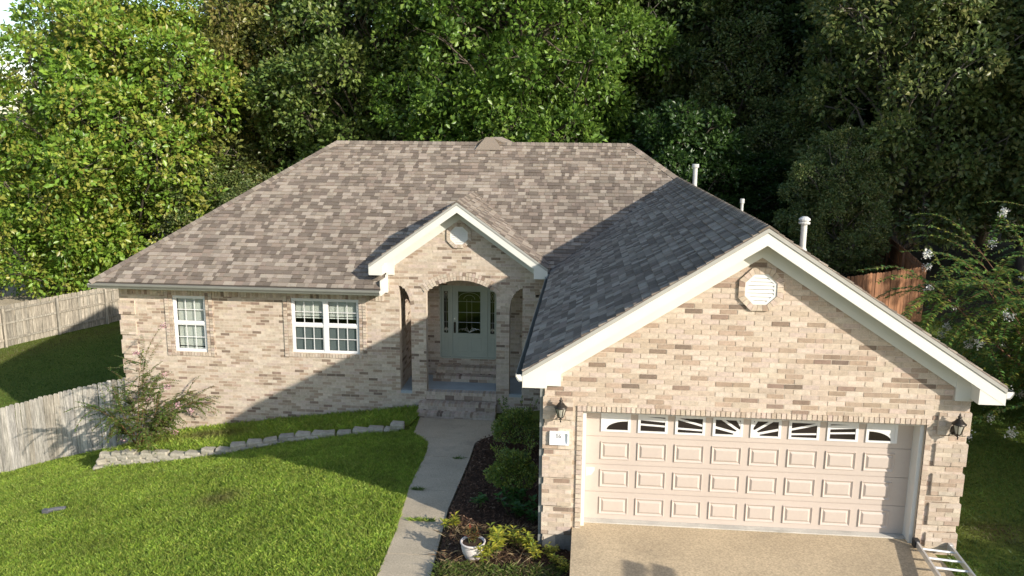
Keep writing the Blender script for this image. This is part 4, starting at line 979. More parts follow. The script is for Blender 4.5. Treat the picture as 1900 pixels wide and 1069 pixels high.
def make_tree(seed, H, base, R, lobes, twigs, per, leaf, pal, spread=1., bark=(.10, .085, .065), squash=.8, trunk_r=.22, twig_r=.0):
    """a broadleaf tree standing at the origin: H total height, crown from base to H, radius R; returns (trunk mesh, crown mesh)."""
    rng = np.random.default_rng(seed); mb = MB(); zc = (H+base)/2; hz = (H-base)/2
    trunk = limb(mb, (0, 0, -.4), (rng.normal(0, .3), rng.normal(0, .3), base+hz*1.2), trunk_r, trunk_r*.25, rng, 9, 8, .012, bark)
    C = []
    lobes = int(lobes*1.9)
    for i in range(lobes):
        ph = i*2.399963+rng.uniform(-.4, .4); zz = -.92+1.84*(i+.5)/lobes+rng.uniform(-.08, .08); rr_ = math.sqrt(max(0, 1-(abs(zz)**2.2)))*rng.uniform(.5, .93)
        if zz < -.4: rr_ *= .95
        C.append((rr_*R*math.cos(ph), rr_*R*math.sin(ph), zc+zz*hz*.9, R*rng.uniform(.15, .30)))
    for k in range(max(3, lobes//6)): C.append((rng.uniform(-.25, .25)*R, rng.uniform(-.25, .25)*R, zc+hz*rng.uniform(-.5, .55), R*.42))
    C = np.array(C)
    for c in C:
        tz = min(max(base*.75, c[2]-abs(np.hypot(c[0], c[1]))*.75), base+hz*1.1); tp = np.interp(tz, [p[2] for p in trunk], range(len(trunk))); i = int(tp); st = np.array(trunk[min(i, len(trunk)-1)])
        pts = limb(mb, st, c[:3], trunk_r*.34, .03, rng, 6, 5, .05, bark)
        for q in range(5):
            v = unit(rng.normal(size=3)+[0, 0, .3]); limb(mb, pts[-2] if q % 2 else pts[-1], c[:3]+v*c[3]*.95, .026, .008, rng, 4, 3, .06, bark)
    wts = C[:, 3]**2; li = rng.choice(len(C), twigs, p=wts/wts.sum()); out = C[li, :3]-[0, 0, zc]; out[:, 2] *= R/hz
    dirs = unit(rng.normal(size=(twigs, 3))+unit(out)*.6+[0, 0, .55])
    bump = 1+.16*np.sin(dirs[:, 0]*5+li)*np.sin(dirs[:, 1]*6+li*2)
    tw = C[li, :3]+dirs*(C[li, 3]*bump*rng.uniform(.62, 1.1, twigs)**.5)[:, None]*[1, 1, squash]
    tw[:, 2] = np.where(tw[:, 2] < base*.55, base*.55+rng.random(twigs)*.6, tw[:, 2])
    ti = np.repeat(np.arange(twigs), per); n = len(ti); J = rng.normal(0, leaf*.62, (n, 3))
    P = tw[ti]+J; Dr = unit(J)*.9+dirs[ti]*.55+rng.normal(0, .35, (n, 3)); Nn = dirs[ti]*.6+[.25, -.2, .45]+rng.normal(0, .55, (n, 3))
    L = leaf*rng.uniform(.7, 1.25, n); tt = palette(pal, twigs, rng, .16)[ti]*rng.uniform(.8, 1.2, (n, 1))
    V, Qv, T = leaves(P, Dr, Nn, L, L*rng.uniform(.5, .72, n), tt)
    return mb.mesh('trunk', True), np_mesh('crown', V, Qv, T, m_leaf)
PAL_MAPLE = [(0.2, 0.32, 0.04), (0.235, 0.35, 0.045), (0.165, 0.285, 0.038), (0.3, 0.36, 0.06), (0.31, 0.315, 0.06), (0.13, 0.24, 0.03)]
PAL_OLIVE = [(0.19, 0.205, 0.045), (0.16, 0.18, 0.04), (0.235, 0.235, 0.06), (0.12, 0.15, 0.035), (0.25, 0.215, 0.07)]
PAL_OAK = [(0.145, 0.25, 0.038), (0.17, 0.28, 0.044), (0.12, 0.215, 0.035), (0.195, 0.29, 0.05), (0.1, 0.185, 0.03)]
PAL_MIX = [(0.13, 0.2, 0.045), (0.155, 0.22, 0.05), (0.105, 0.17, 0.038), (0.18, 0.225, 0.055)]
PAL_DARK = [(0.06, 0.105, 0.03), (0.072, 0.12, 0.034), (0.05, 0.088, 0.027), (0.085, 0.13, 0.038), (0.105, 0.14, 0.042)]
protos = {
 'maple': make_tree(1, 15.0, 1.6, 6.3, 44, 5200, 12, .24, PAL_MAPLE, trunk_r=.24),
 'maple2': make_tree(11, 9.4, .5, 4.1, 26, 2500, 12, .24, PAL_MAPLE, trunk_r=.14),
 'olive': make_tree(2, 16.5, 2.0, 5.0, 34, 3900, 12, .23, PAL_OLIVE, trunk_r=.24),
 'oak':   make_tree(3, 20.0, 2.6, 6.6, 46, 5600, 13, .26, PAL_OAK, trunk_r=.34),
 'mixed': make_tree(4, 18.5, 2.2, 5.2, 36, 4200, 12, .25, PAL_MIX, trunk_r=.28),
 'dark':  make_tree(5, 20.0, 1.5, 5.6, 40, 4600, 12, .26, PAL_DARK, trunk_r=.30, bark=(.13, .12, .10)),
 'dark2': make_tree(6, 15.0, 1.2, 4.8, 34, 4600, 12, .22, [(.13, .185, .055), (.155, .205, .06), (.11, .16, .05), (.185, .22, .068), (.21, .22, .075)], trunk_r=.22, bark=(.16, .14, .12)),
 'under': make_tree(7, 8.0, 1.2, 2.6, 18, 1500, 12, .20, [(.05, .10, .022), (.06, .115, .025), (.04, .085, .02)], trunk_r=.09, squash=.35),
}
for tm, cm in protos.values(): tm.materials.append(m_bark)
def tree(kind, x, y, label, s=1., rz=0., sz=1., group='trees behind the house', dz=0):
    t = thing('tree', (x, y, g(x, y)+dz), label, 'tree', group, rz); t.scale = (s, s, s*sz)
    link('trunk', protos[kind][0], None, t); link('crown', protos[kind][1], None, t); return t
tree('maple', -20.4, 29.8, 'bright yellow-green maple overhanging the far left fence', 1.14, .4, .97)
tree('maple2', -22.0, 26.6, 'lower bright green maple leaning over the fence at the left edge', 1.0, 2.0)
tree('olive', -14.6, 33.5, 'olive-brown leafed tree just right of the bright maple', 1.08, 1.0, 1.0)
tree('oak', 1.1, 28.2, 'large bright green sunlit oak directly behind the main ridge', 1.0, 2.2)
tree('mixed', -7.2, 31.0, 'mid-green tree left of the big sunlit oak', 1.02, .8)
tree('mixed', -10.8, 36.0, 'taller dull green tree rising between the olive tree and the oak', 1.15, 3.1)
tree('under', 8.3, 24.0, 'small tree with tiered branches in shade behind the right end of the ridge', 1.0, .3)
tree('dark2', 17.0, 22.8, 'dark leafy tree hanging over the shaded cedar fence', 1.0, 1.3)
tree('dark2', 13.9, 20.6, 'low leafy tree inside the fenced corner behind the garage ridge', .44, 4.1, .95)
back = 'dark wooded background trees'
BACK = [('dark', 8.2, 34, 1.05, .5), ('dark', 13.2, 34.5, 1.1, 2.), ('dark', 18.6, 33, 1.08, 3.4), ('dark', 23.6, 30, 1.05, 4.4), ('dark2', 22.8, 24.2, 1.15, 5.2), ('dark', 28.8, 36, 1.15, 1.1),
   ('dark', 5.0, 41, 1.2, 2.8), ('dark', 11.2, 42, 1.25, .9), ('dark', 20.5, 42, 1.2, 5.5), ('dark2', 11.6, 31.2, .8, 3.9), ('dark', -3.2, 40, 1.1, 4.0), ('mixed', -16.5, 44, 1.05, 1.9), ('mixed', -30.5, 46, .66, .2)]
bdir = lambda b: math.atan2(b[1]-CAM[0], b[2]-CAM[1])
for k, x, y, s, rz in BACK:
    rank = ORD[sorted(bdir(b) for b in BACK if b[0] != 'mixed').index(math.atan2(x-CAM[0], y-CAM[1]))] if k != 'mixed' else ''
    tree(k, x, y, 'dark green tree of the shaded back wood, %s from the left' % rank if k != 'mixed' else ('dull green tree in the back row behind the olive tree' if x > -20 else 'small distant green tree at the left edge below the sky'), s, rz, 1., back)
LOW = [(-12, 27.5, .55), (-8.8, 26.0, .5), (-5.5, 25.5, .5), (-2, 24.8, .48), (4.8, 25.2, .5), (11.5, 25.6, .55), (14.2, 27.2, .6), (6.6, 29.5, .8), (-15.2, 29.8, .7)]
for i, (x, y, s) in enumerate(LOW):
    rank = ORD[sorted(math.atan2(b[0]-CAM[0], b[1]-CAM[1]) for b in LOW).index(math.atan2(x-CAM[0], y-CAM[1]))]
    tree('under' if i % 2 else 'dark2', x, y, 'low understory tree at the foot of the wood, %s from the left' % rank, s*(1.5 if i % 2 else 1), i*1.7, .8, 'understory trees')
for i, (k, x, y, s, rz) in enumerate([('dark', 33, 18, 1.2, 1.6), ('dark', 31, 8.5, .8, 2.9), ('dark', 38, 12, 1.25, 4.), ('dark', 34.5, 27, 1.3, 5.), ('dark2', 22.5, 5.2, .5, .6), ('dark2', 19.6, 4.6, .36, 3.2)]):  # invented trees out of view, added to shade the back wood and side lawn
    tree(k, x, y, 'added tree out of view on the right, placed to shade the wood and lawn', s, rz, 1., 'added shade trees')

for i in range(7): tree('dark2', 17.2+.3*(i % 2), -8.2+i*1.45, 'added shrub of an unseen hedge on the right, placed to shade the side lawn', .235, i*1.1, 1., 'added shade hedge')  # made-up hedge outside the view, its height set to shade the side grass
# ------------------------------------------------------------------ crape myrtles: arching stems with two-ranked leaves
def frond_plant(seed, stems, leaf, pal, flower=None, per=26, stem_tint=(.16, .09, .055), side=(3, 7)):
    rng = np.random.default_rng(seed); mb = MB(); P, Dr, Nn, Ls = [], [], [], []; F = []
    def run(a, d, L, r, depth, droop):
        p = np.array(a, float); d = unit(np.array(d, float)); pts = [p.copy()]; n = 7
        for i in range(n):
            d = unit(d+[0, 0, -droop/n]+rng.normal(0, .07, 3)); p = p+d*L/n; pts.append(p.copy())
        mb.tube([tuple(q) for q in pts], [r*(1-.75*i/n) for i in range(n+1)], 5, stem_tint, cap=False)
        pts = np.array(pts)
        if depth == 0:
            for k in range(per):
                t = .08+.92*k/per; q = np.array([np.interp(t*n, range(n+1), pts[:, j]) for j in range(3)]); i = min(int(t*n), n-1); dd = unit(pts[i+1]-pts[i]); s = unit(np.cross(dd, [0, 0, 1.])+rng.normal(0, .15, 3))
                for sg in (-1, 1):
                    P.append(q); Dr.append(s*sg+dd*.35+[0, 0, rng.uniform(-.15, .2)]); Nn.append(np.array([0, 0, 1.])+rng.normal(0, .25, 3)); Ls.append(leaf*rng.uniform(.8, 1.2)*(1-.4*t))
            if flower and rng.random() < flower[0]: F.append(pts[-1])
        else:
            for k in range(rng.integers(*side)):
                t = rng.uniform(.3, 1.); q = np.array([np.interp(t*n, range(n+1), pts[:, j]) for j in range(3)]); i = min(int(t*n), n-1); dd = unit(pts[i+1]-pts[i])
                run(q, dd*.7+unit(rng.normal(size=3))*.9+[0, 0, .1], L*rng.uniform(.3, .5), r*.2, depth-1, droop*1.6+.25)
            run(pts[-1], d, L*.4, r*.3, 0, droop+.3)
    for a, d, L, r, depth, droop in stems: run(a, d, L, r, depth, droop)
    P, Dr, Nn, Ls = map(np.array, (P, Dr, Nn, Ls)); V, Qv, T = leaves(P, Dr, Nn, Ls, Ls*.52, palette(pal, len(P), rng))
    fl = None
    if F:
        F = np.array(F); k = flower[1]; c = np.repeat(F, k, 0)+rng.normal(0, flower[2], (len(F)*k, 3)); n = len(c); sz = rng.uniform(.03, .055, n)
        fV, fQ, fT = leaves(c, rng.normal(size=(n, 3)), rng.normal(size=(n, 3)), sz, sz*.9, palette(flower[3], n, rng, .08)); fl = np_mesh('blossom', fV, fQ, fT, m_petal)
    return mb.mesh('stem', True), np_mesh('foliage', V, Qv, T, m_leaf), fl
PAL_CRAPE = [(0.11, 0.22, 0.045), (0.14, 0.25, 0.05), (0.09, 0.18, 0.04), (0.22, 0.28, 0.055), (0.28, 0.29, 0.06)]
def frond_thing(name, loc, parts, label, cat='shrub', rz=0):
    t = thing(name, loc, label, cat, rz=rz); s, f, b = parts; s.materials.append(m_bark); link('stem', s, None, t); link('foliage', f, None, t)
    if b: link('blossom', b, None, t)
    return t
rng = np.random.default_rng(5); st = []
for i in range(34):
    a = i*2.4; st.append(((.15*math.cos(a), .15*math.sin(a), 0), (math.cos(a)*(.25+.45*(i % 3)/2), math.sin(a)*(.25+.45*(i % 3)/2), 1.), 3.6+.9*((i*7) % 5)/4, .03, 1, .75))
frond_thing('crape_myrtle', (14.9, 5.8, g(14.9, 5.8)-.1), frond_plant(21, st, .15, PAL_CRAPE, (.16, 60, .045, [(.75, .74, .70), (.8, .8, .77), (.68, .68, .60)]), 30, side=(12, 18)), 'white-flowering crape myrtle drooping in at the right edge', 'tree')
st = []
for i in range(15):
    a = i*2.4; tall = i in (1, 4); st.append(((.12*math.cos(a), .12*math.sin(a), 0), ((.02 if tall else .62*math.cos(a)), (.0 if tall else .5*math.sin(a)), 1.), (2.35 if tall else 1.15+.5*((i*5) % 4)/3), .016, 1, .2 if tall else .45))
frond_thing('crape_myrtle', (-6.95, 6.95, g(-6.95, 6.95)), frond_plant(22, st, .085, [(.11, .19, .035), (.13, .21, .04), (.09, .15, .03), (.19, .22, .05), (.15, .12, .05)], (.05, 30, .04, [(.55, .30, .33), (.6, .4, .42)]), 20, (.17, .10, .05), side=(13, 19)), 'straggly young crape myrtle with reddish stems beside the grey fence', 'shrub')

# ------------------------------------------------------------------ bed plants
def shrub(seed, rx, ry, h, n, leaf, pal, shoots=8):
    rng = np.random.default_rng(seed); mb = MB(); d = unit(rng.normal(size=(n, 3))+[0, 0, .35]); d[:, 2] = np.abs(d[:, 2])*.98-.1
    bump = 1+.16*np.sin(d[:, 0]*6+seed)*np.cos(d[:, 1]*7+seed*2)+.1*np.sin(d[:, 2]*9)
    P = d*np.array([rx, ry, h*.55])*(bump*rng.uniform(.5, 1.04, n)**.5)[:, None]+[0, 0, h*.42]; P[:, 2] = np.maximum(P[:, 2], .02)
    sh = []
    for i in range(shoots):
        a = rng.uniform(0, 6.28); b = np.array([rx*.55*math.cos(a), ry*.55*math.sin(a), h*.75]); dd = unit(np.array([math.cos(a)*.5, math.sin(a)*.5, 1.])); m = 26; t = rng.random(m)
        sh.append(b+dd*(t*h*.42)[:, None]+rng.normal(0, .012, (m, 3))); mb.tube([tuple(b*[.3, .3, .2]), tuple(b), tuple(b+dd*h*.4)], [.008, .005, .003], 4, (.09, .06, .04), cap=False)
    P = np.concatenate([P]+sh); m = len(P); dd = np.concatenate([d, unit(rng.normal(size=(m-n, 3))+[0, 0, .6])])
    for i in range(7): a = i*.9; mb.tube([(0, 0, -.05), (rx*.3*math.cos(a), ry*.3*math.sin(a), h*.35), (rx*.6*math.cos(a), ry*.6*math.sin(a), h*.65)], [.014, .010, .005], 5, (.09, .06, .04), cap=False)
    L = leaf*rng.uniform(.7, 1.3, m); V, Qv, T = leaves(P, dd+rng.normal(0, .5, (m, 3)), dd*.4+[0, 0, .7]+rng.normal(0, .45, (m, 3)), L, L*.62, palette(pal, m, rng))
    return mb.mesh('stem'), np_mesh('foliage', V, Qv, T, m_leaf)
def plant(name, x, y, parts, label, cat='shrub', group=None, rz=0, z=None):
    t = thing(name, (x, y, bedz(x, y) if z is None else z), label, cat, group, rz); parts[0].materials.append(m_bark) if not parts[0].materials else None
    link('stem', parts[0], None, t); link('foliage', parts[1], None, t); return t
PAL_BOX = [(0.139, 0.217, 0.046), (0.171, 0.256, 0.051), (0.232, 0.31, 0.056), (0.109, 0.178, 0.04), (0.31, 0.357, 0.065)]
plant('boxwood_shrub', 2.88, 4.9, shrub(31, .52, .52, 1.0, 5200, .045, PAL_BOX, 14), 'rounded boxwood shrub nearest the porch steps', group='boxwood shrubs in the mulch bed')
plant('boxwood_shrub', 3.05, 1.95, shrub(32, .42, .42, .95, 5200, .045, PAL_BOX, 16), 'rounded boxwood shrub further from the steps, with yellowish shoots', group='boxwood shrubs in the mulch bed')
def rosette(seed, n, leaf, pal, h, r, w=.45):
    rng = np.random.default_rng(seed); mb = MB(); P, Dr, Nn = [], [], []
    ns = max(3, n//11)
    for s in range(ns):
        a = rng.uniform(0, 6.28); q = r*math.sqrt(rng.random()); top = np.array([q*math.cos(a)*1.1, q*math.sin(a)*1.1, h*rng.uniform(.55, 1.)]); b = np.array([q*math.cos(a)*.5, q*math.sin(a)*.5, 0])
        mb.tube([tuple(b), tuple((b+top)/2+rng.normal(0, .01, 3)), tuple(top)], [.006, .005, .003], 4, (.10, .12, .04), cap=False)
        for k in range(11):
            t = rng.uniform(.35, 1.); aa = k*2.4; P.append(b+(top-b)*t); Dr.append([math.cos(aa), math.sin(aa), rng.uniform(.0, .8)]); Nn.append([-.3*math.cos(aa), -.3*math.sin(aa), 1.])
    P, Dr, Nn = map(np.array, (P, Dr, Nn)); m = len(P); L = leaf*rng.uniform(.7, 1.25, m)
    V, Qv, T = leaves(P, Dr, Nn, L, L*w, palette(pal, m, rng)); return mb.mesh('stem'), np_mesh('foliage', V, Qv, T, m_leaf)
PAL_LIME = [(.40, .40, .045), (.46, .43, .05), (.30, .34, .045), (.50, .43, .07), (.22, .29, .04)]
PAL_GREEN = [(0.052, 0.143, 0.029), (0.065, 0.169, 0.033), (0.046, 0.117, 0.026)]
plant('leafy_plant', 3.22, 1.3, rosette(41, 190, .12, PAL_GREEN, .42, .36, .6), 'broad-leaved dark green plant in front of the farther boxwood', 'plant')
plant('leafy_plant', 2.52, 1.45, rosette(42, 44, .12, [(.06, .15, .025), (.075, .17, .03)], .24, .12, .5), 'single small bright green plant alone in dark mulch', 'plant')
plant('leafy_plant', 3.52, .95, rosette(43, 36, .11, PAL_GREEN, .25, .12, .5), 'small dark green plant close to the garage corner', 'plant')
plant('leafy_plant', 2.16, .55, rosette(44, 66, .11, PAL_LIME, .26, .15, .4), 'yellow-green plant at the walkway edge of the bed', 'plant')
lime = [(2.95, .02, .38), (3.02, -.35, .42), (2.88, -.62, .36), (3.32, .0, .34), (3.5, -.18, .36), (3.62, -.42, .30), (3.85, -.32, .26), (3.95, -.62, .24), (4.08, -.85, .22), (3.15, .12, .30)]
lv = [rosette(50+i, 77, .115, PAL_LIME, .36, .13, .34) for i in range(3)]
for i, (x, y, h) in enumerate(lime):
    rank = sorted(q[0] for q in lime).index(x); p = lv[i % 3]; o = plant('lime_plant', x, y, p, 'lime-yellow leafy plant between pot and driveway, %s from the left' % ORD[rank], 'plant', 'lime plants beside the driveway', i*1.3); o.scale = (h/.36, h/.36, h/.36)
# pot
px_, py_ = 2.68, -.50; pz = bedz(px_, py_)
pt = thing('flower_pot', (px_, py_, pz), 'white glazed pot with wilting red-leaved plant in the bed', 'flower pot')
mb = MB(); mb.lathe([(.001, 0), (.10, 0), (.115, .02), (.165, .13), (.178, .22), (.172, .25), (.195, .268), (.195, .285), (.175, .288), (.16, .26), (.001, .255)], (0, 0, 0), 28); mb.build('pot', m_pot, pt, True)
mb = MB(); mb.lathe([(.165, .262), (.001, .268)], (0, 0, 0), 16); mb.build('soil', m_soil, pt)
s_, f_ = rosette(61, 90, .10, [(.22, .06, .03), (.16, .10, .04), (.10, .10, .03), (.25, .16, .06), (.06, .09, .025)], .22, .13, .3); s_.materials.append(m_bark)
pp = thing('potted_plant', (px_, py_, pz+.262), 'wilting reddish plant growing in the white pot', 'plant'); link('stem', s_, None, pp); link('foliage', f_, None, pp)

# ------------------------------------------------------------------ lawn
def blades(n, xf, yr, keep, hgt, wid, pal, zfn=G, seed=1, dry=None, lean=.55):
    rng = np.random.default_rng(seed); y = rng.uniform(*yr, n); x = xf[0]+(xf[1]-xf[0])*rng.random(n); k = keep(x, y); x, y = x[k], y[k]; n = len(x); z = zfn(x, y)
    cl = .5+.5*np.sin(x*2.1+1.3*np.sin(y*1.7))*np.sin(y*2.3+1.1*np.sin(x*1.9)); fine = .5+.5*np.sin(x*9+2*np.sin(y*7))*np.sin(y*11+2*np.sin(x*8))
    h = hgt*rng.uniform(.55, 1.2, n)*(.75+.5*fine); a = rng.uniform(0, 6.283, n); ln = lean*rng.uniform(.2, 1.4, n); b = rng.uniform(0, 6.283, n)
    d = np.stack([np.cos(b)*ln*h, np.sin(b)*ln*h, h], 1); w_ = wid*rng.uniform(.7, 1.3, n)
    s = np.stack([np.cos(a)*w_, np.sin(a)*w_, np.zeros(n)], 1)/2; p = np.stack([x, y, z-.004], 1)
    V = np.stack([p-s, p+s, p+d*.62+s*.8, p+d+d*[.25, .25, -.12]], 1).reshape(-1, 3); k4 = np.arange(n)*4
    Q_ = np.stack([np.stack([k4, k4+1, k4+2], 1), np.stack([k4, k4+2, k4+3], 1)], 1).reshape(-1, 3)
    c = np.array(pal); T = c[rng.integers(0, len(c), n)]*rng.uniform(.75, 1.25, (n, 1))
    T = T*(.86+.28*cl[:, None])*(.85+.3*fine[:, None])
    if dry is not None: m_ = dry(x, y)[:, None]; T = T*(1-m_)+np.array([.16, .13, .055])*m_*rng.uniform(.7, 1.2, (n, 1))
    return V, Q_, np.repeat(T, 2, 0)
PAL_LAWN = [(0.275, 0.39, 0.052), (0.24, 0.355, 0.045), (0.33, 0.42, 0.06), (0.38, 0.42, 0.085), (0.18, 0.29, 0.038)]
def k_front(x, y):
    line = np.interp(x, SX, SY); ok = (x < wl(y)+.04+.05*np.sin(y*9))&(y < 8.42)
    ok &= ~((x > -7.9)&(x < .15)&(y > line-.10)&(y < line+.14)); return ok & ~((x > -.03)&(y > 7.75))
def dryf(x, y):
    v = np.exp(-(((x+2.9)/.5)**2+((y-2.6)/.35)**2))*.7+np.exp(-(((x+5.2)/.9)**2+((y-7.3)/.5)**2))*.75+np.exp(-(((x+7.)/.8)**2+((y-7.1)/.6)**2))*.6+.12*(np.sin(x*3.1)*np.sin(y*2.7+x) > .55)
    return np.clip(v, 0, .9)
Vs = [blades(560000, (-11.5, 1.5), (-1.9, 8.42), k_front, .072, .0095, PAL_LAWN, seed=71, dry=dryf)]
Vs.append(blades(70000, (-17, -11.5), (-1.9, 8.42), lambda x, y: x < 0, .075, .014, PAL_LAWN, seed=74))
Vs.append(blades(26000, (-11.5, .1), (5.9, 8.42), lambda x, y: k_front(x, y)&(y > np.interp(x, SX, SY)+.1)&(x > -7.6), .13, .012, PAL_LAWN, seed=72, dry=dryf))
Vs.append(blades(7000, (-8, .15), (5.8, 6.7), lambda x, y: np.abs(y-np.interp(x, SX, SY)+.13) < .05, .11, .011, PAL_LAWN, seed=73))
def join(parts):
    V, Q_, T = [], [], []; o = 0
    for v, q, t in parts: V.append(v); Q_.append(q+o); T.append(t); o += len(v)
    return np.concatenate(V), np.concatenate(Q_), np.concatenate(T)
tag(link('lawn_grass', np_mesh('lawn_grass', *join(Vs), m_grass)), 'bright green front lawn grass left of the walkway', 'grass', kind='stuff')
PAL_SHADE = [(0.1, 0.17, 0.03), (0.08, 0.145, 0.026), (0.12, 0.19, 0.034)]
patch = lambda x, y: np.clip(np.exp(-(((x-10.9)/.55)**2+((y-.75)/.35)**2))*1.3, 0, .95)
dr = lambda y: np.interp(y, [-14, -.5, .1], [9.92, 9.57, gx1+.02])
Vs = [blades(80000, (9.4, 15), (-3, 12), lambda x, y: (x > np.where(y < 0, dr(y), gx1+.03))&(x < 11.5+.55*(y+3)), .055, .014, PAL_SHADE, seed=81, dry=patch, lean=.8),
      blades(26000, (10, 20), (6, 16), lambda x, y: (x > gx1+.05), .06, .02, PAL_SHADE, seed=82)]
tag(link('side_grass', np_mesh('side_grass', *join(Vs), m_grass)), 'shaded side yard grass right of the garage', 'grass', kind='stuff')
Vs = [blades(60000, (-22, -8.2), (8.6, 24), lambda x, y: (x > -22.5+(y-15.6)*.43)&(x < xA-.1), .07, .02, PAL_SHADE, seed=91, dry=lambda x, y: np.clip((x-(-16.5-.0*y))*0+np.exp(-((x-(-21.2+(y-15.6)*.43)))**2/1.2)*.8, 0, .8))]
tag(link('back_grass', np_mesh('back_grass', *join(Vs), m_grass)), 'back yard grass between the picket fence and the far fence', 'grass', kind='stuff')
# weeds: dry straw and grass at the front of the bed, tufts in walk joints
kb = lambda x, y: (x > wr(y)+.05)
bz = lambda x, y: np.array([bedz(a, b) for a, b in zip(x, y)])
Vs = [blades(3600, (2.1, 4.1), (-1.6, -.75), kb, .085, .008, [(.10, .15, .03), (.14, .17, .04), (.22, .19, .08), (.08, .12, .025)], bz, 95, lean=1.0), blades(700, (2.05, 3.7), (-.75, .75), kb, .085, .006, [(.26, .19, .10), (.20, .13, .07), (.30, .24, .13)], bz, 96, lean=1.5)]
tag(link('bed_weeds', np_mesh('bed_weeds', *join(Vs), m_grass)), 'weedy grass and dry straw at the front of the mulch bed', 'weeds', kind='stuff')
wzz = lambda x, y: wz(y)+.002
Vs = [blades(260, (1.35, 1.8), (.90, .99), lambda x, y: x > 0, .05, .010, PAL_LAWN, wzz, 97, lean=1.3), blades(110, (1.1, 1.32), (2.36, 2.46), lambda x, y: x > 0, .05, .010, PAL_SHADE, wzz, 98, lean=1.3), blades(70, (1.55, 1.75), (4.4, 4.5), lambda x, y: x > 0, .05, .010, PAL_SHADE, wzz, 99, lean=1.3)]
tag(link('joint_weeds', np_mesh('joint_weeds', *join(Vs), m_grass)), 'small weeds growing in the walkway joints', 'weeds', kind='stuff')

# ------------------------------------------------------------------ small things
t = thing('ladder', (9.55, -.15, .12), 'aluminium ladder lying at the driveway edge by the right quoin', 'ladder', rz=0)
import mathutils
def rail(x0, x1, ya, yb_, za, zb_): mb = MB(); mb.prism([(x0, ya, za), (x0+.03, ya, za), (x0+.03, ya, za+.085), (x0, ya, za+.085)], (x1-x0, yb_-ya, zb_-za)); mb.build('rail', m_alu, t)
rail(-.27, -.50, .06, -2.3, .02, .14); rail(.22, .02, .06, -2.3, -.02, .10)
for k in range(8):
    q = -.14-k*.29; f = (.06-q)/2.36; mb = MB(); mb.tube([(-.245-.23*f, q, .065+.12*f), (.225-.20*f, q, .025+.12*f)], .018, 8); mb.build('rung', m_alu, t)
mb = MB(); mb.box((-.30, .0, .005), (-.225, .10, .125)); mb.build('foot', m_black, t); mb = MB(); mb.box((.205, .02, -.035), (.265, .09, .075)); mb.build('foot', m_alu, t)
zd = g(-6.63, 3.05); t = thing('drain_cover', (-6.63, 3.05, zd), 'small grey drain fitting lying in the left lawn', 'drain'); 
mb = MB(); mb.tube([(-.16, -.06, .05), (.0, .0, .075), (.17, .07, .06)], [.05, .045, .055], 8); mb.build('pipe', m_drain, t); mb = MB(); mb.box((-.24, -.11, .01), (-.12, -.02, .09)); mb.build('end_plate', m_drain, t)

# neighbour's house, patio and chair at the far left
nh = thing('neighbour_house', (-29, 34, -2.6), 'neighbouring brown brick house glimpsed behind the maple', 'house'); NI = Matrix.Translation((29, -34, 2.6))
def nb(mb, n, m): o = mb.build(n, m, nh); o.matrix_parent_inverse = NI; return o
mb = MB(); mb.box((-42, 31, -3.2), (-25.2, 31.2, 2.2)); mb.box((-25.4, 31.2, -3.2), (-25.2, 44, 2.2)); mb.box((-42, 31.2, -3.2), (-41.8, 44, 2.2)); mb.box((-41.8, 43.8, -3.2), (-25.4, 44, 2.2)); nb(mb, 'mortar_wall', m_mortar)
mb = MB(); z = -2.6; k = 0
while z < 2.15:
    x = -32+(k % 2)*.125
    while x < -25.3: mb.box((x, 30.99, z), (x+.238, 31.01, z+.067), jit(random.choice([(.20, .15, .12), (.24, .17, .13), (.28, .21, .17), (.16, .13, .11)]), .1), skip='k'); x += .25
    z += CH; k += 1
tag(nb(mb, 'brickwork', m_nwall), kind='stuff')
mb = MB()
mb.prism([(-42.5, 30.4, 2.2), (-42.5, 37.5, 6.9), (-42.5, 44.6, 2.2), (-42.5, 44.6, 2.05), (-42.5, 37.5, 6.72), (-42.5, 30.4, 2.05)], (17.8, 0, 0), (.26, .20, .15)); nb(mb, 'roof', m_shingle)
mb = MB(); mb.box((-42.5, 30.33, 1.95), (-24.7, 30.4, 2.22)); mb.prism([(-24.69, 30.4, 2.2), (-24.69, 37.5, 6.9), (-24.69, 37.5, 6.62), (-24.69, 30.4, 1.95)], (.05, 0, 0)); nb(mb, 'fascia', m_white)
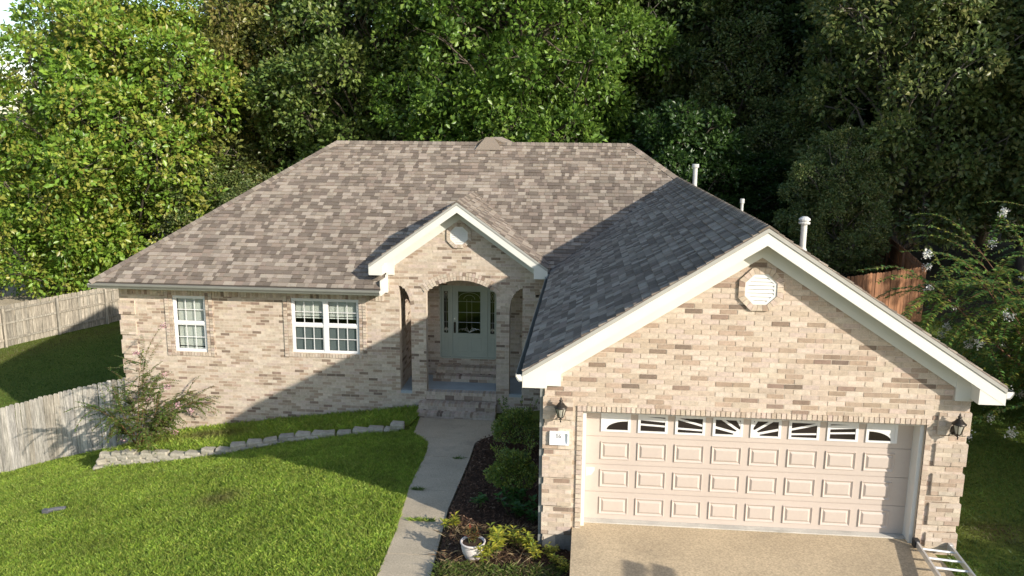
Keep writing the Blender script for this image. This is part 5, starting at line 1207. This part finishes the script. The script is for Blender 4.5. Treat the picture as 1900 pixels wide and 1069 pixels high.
mb = MB(); mb.prism([(-25.3, 31.2, 2.2), (-25.3, 37.5, 6.6), (-25.3, 43.8, 2.2)], (.1, 0, 0)); nb(mb, 'gable_wall', m_white)
mb = MB(); mb.box((-27.4, 30.96, -2.4), (-26.4, 30.988, -.3)); nb(mb, 'door', m_black)
mb = MB(); mb.box((-34, 22.5, -3.3), (-22.2, 30.98, -2.28)); tag(mb.build('patio', m_walk), kind='structure')
def chair(x, y, rz, label):
    t = thing('patio_chair', (x, y, -2.28), label, 'chair', rz=rz)
    for a, b in ((-.25, -.25), (.25, -.25), (-.25, .25), (.25, .25)): mb = MB(); mb.tube([(a*1.15, b*1.15, 0), (a, b, .45)], .015, 6); mb.build('leg', m_black, t)
    mb = MB(); mb.box((-.27, -.27, .44), (.27, .27, .48)); mb.build('seat', m_chair, t)
    mb = MB(); mb.prism([(-.27, .25, .48), (.27, .25, .48), (.27, .38, 1.05), (-.27, .38, 1.05)], (0, .03, 0)); mb.build('backrest', m_chair, t)
    for s in (-1, 1): mb = MB(); mb.tube([(s*.28, .3, .68), (s*.28, -.2, .66), (s*.28, -.26, .45)], .014, 6); mb.build('armrest', m_black, t)
chair(-24.8, 25.2, -.5, 'dark blue patio chair on the neighbouring patio'); 
t = thing('shadow_caster_rack', (9.37, -5.6, .03), 'guessed shadow caster beyond the frame, two planks on a rack added to shadow the driveway', 'rack')  # unseen stand-in, shaped so its shadow falls as two bars on the driveway
for a, y0, y1 in ((-.31, 1.52, 1.43), (.10, 1.46, 1.36)): mb = MB(); mb.prism([(a, y0, 2.24), (a, -1.6, 2.24), (a+.27, -1.6, 2.24), (a+.28, y1, 2.24)], (0, 0, .035)); mb.build('plank', m_alu, t)
for yy in (1.22, 1.29, -1.2): mb = MB(); mb.tube([(-.06, yy, 2.25), (.14, yy-.02, 2.25)], .013, 8); mb.build('crossbar', m_alu, t)
for a in (-.28, .28):
    for b in (-1.3, -.3): mb = MB(); mb.tube([(a*1.3, b, -.1), (a, b, 2.24)], .02, 8); mb.build('leg', m_alu, t)
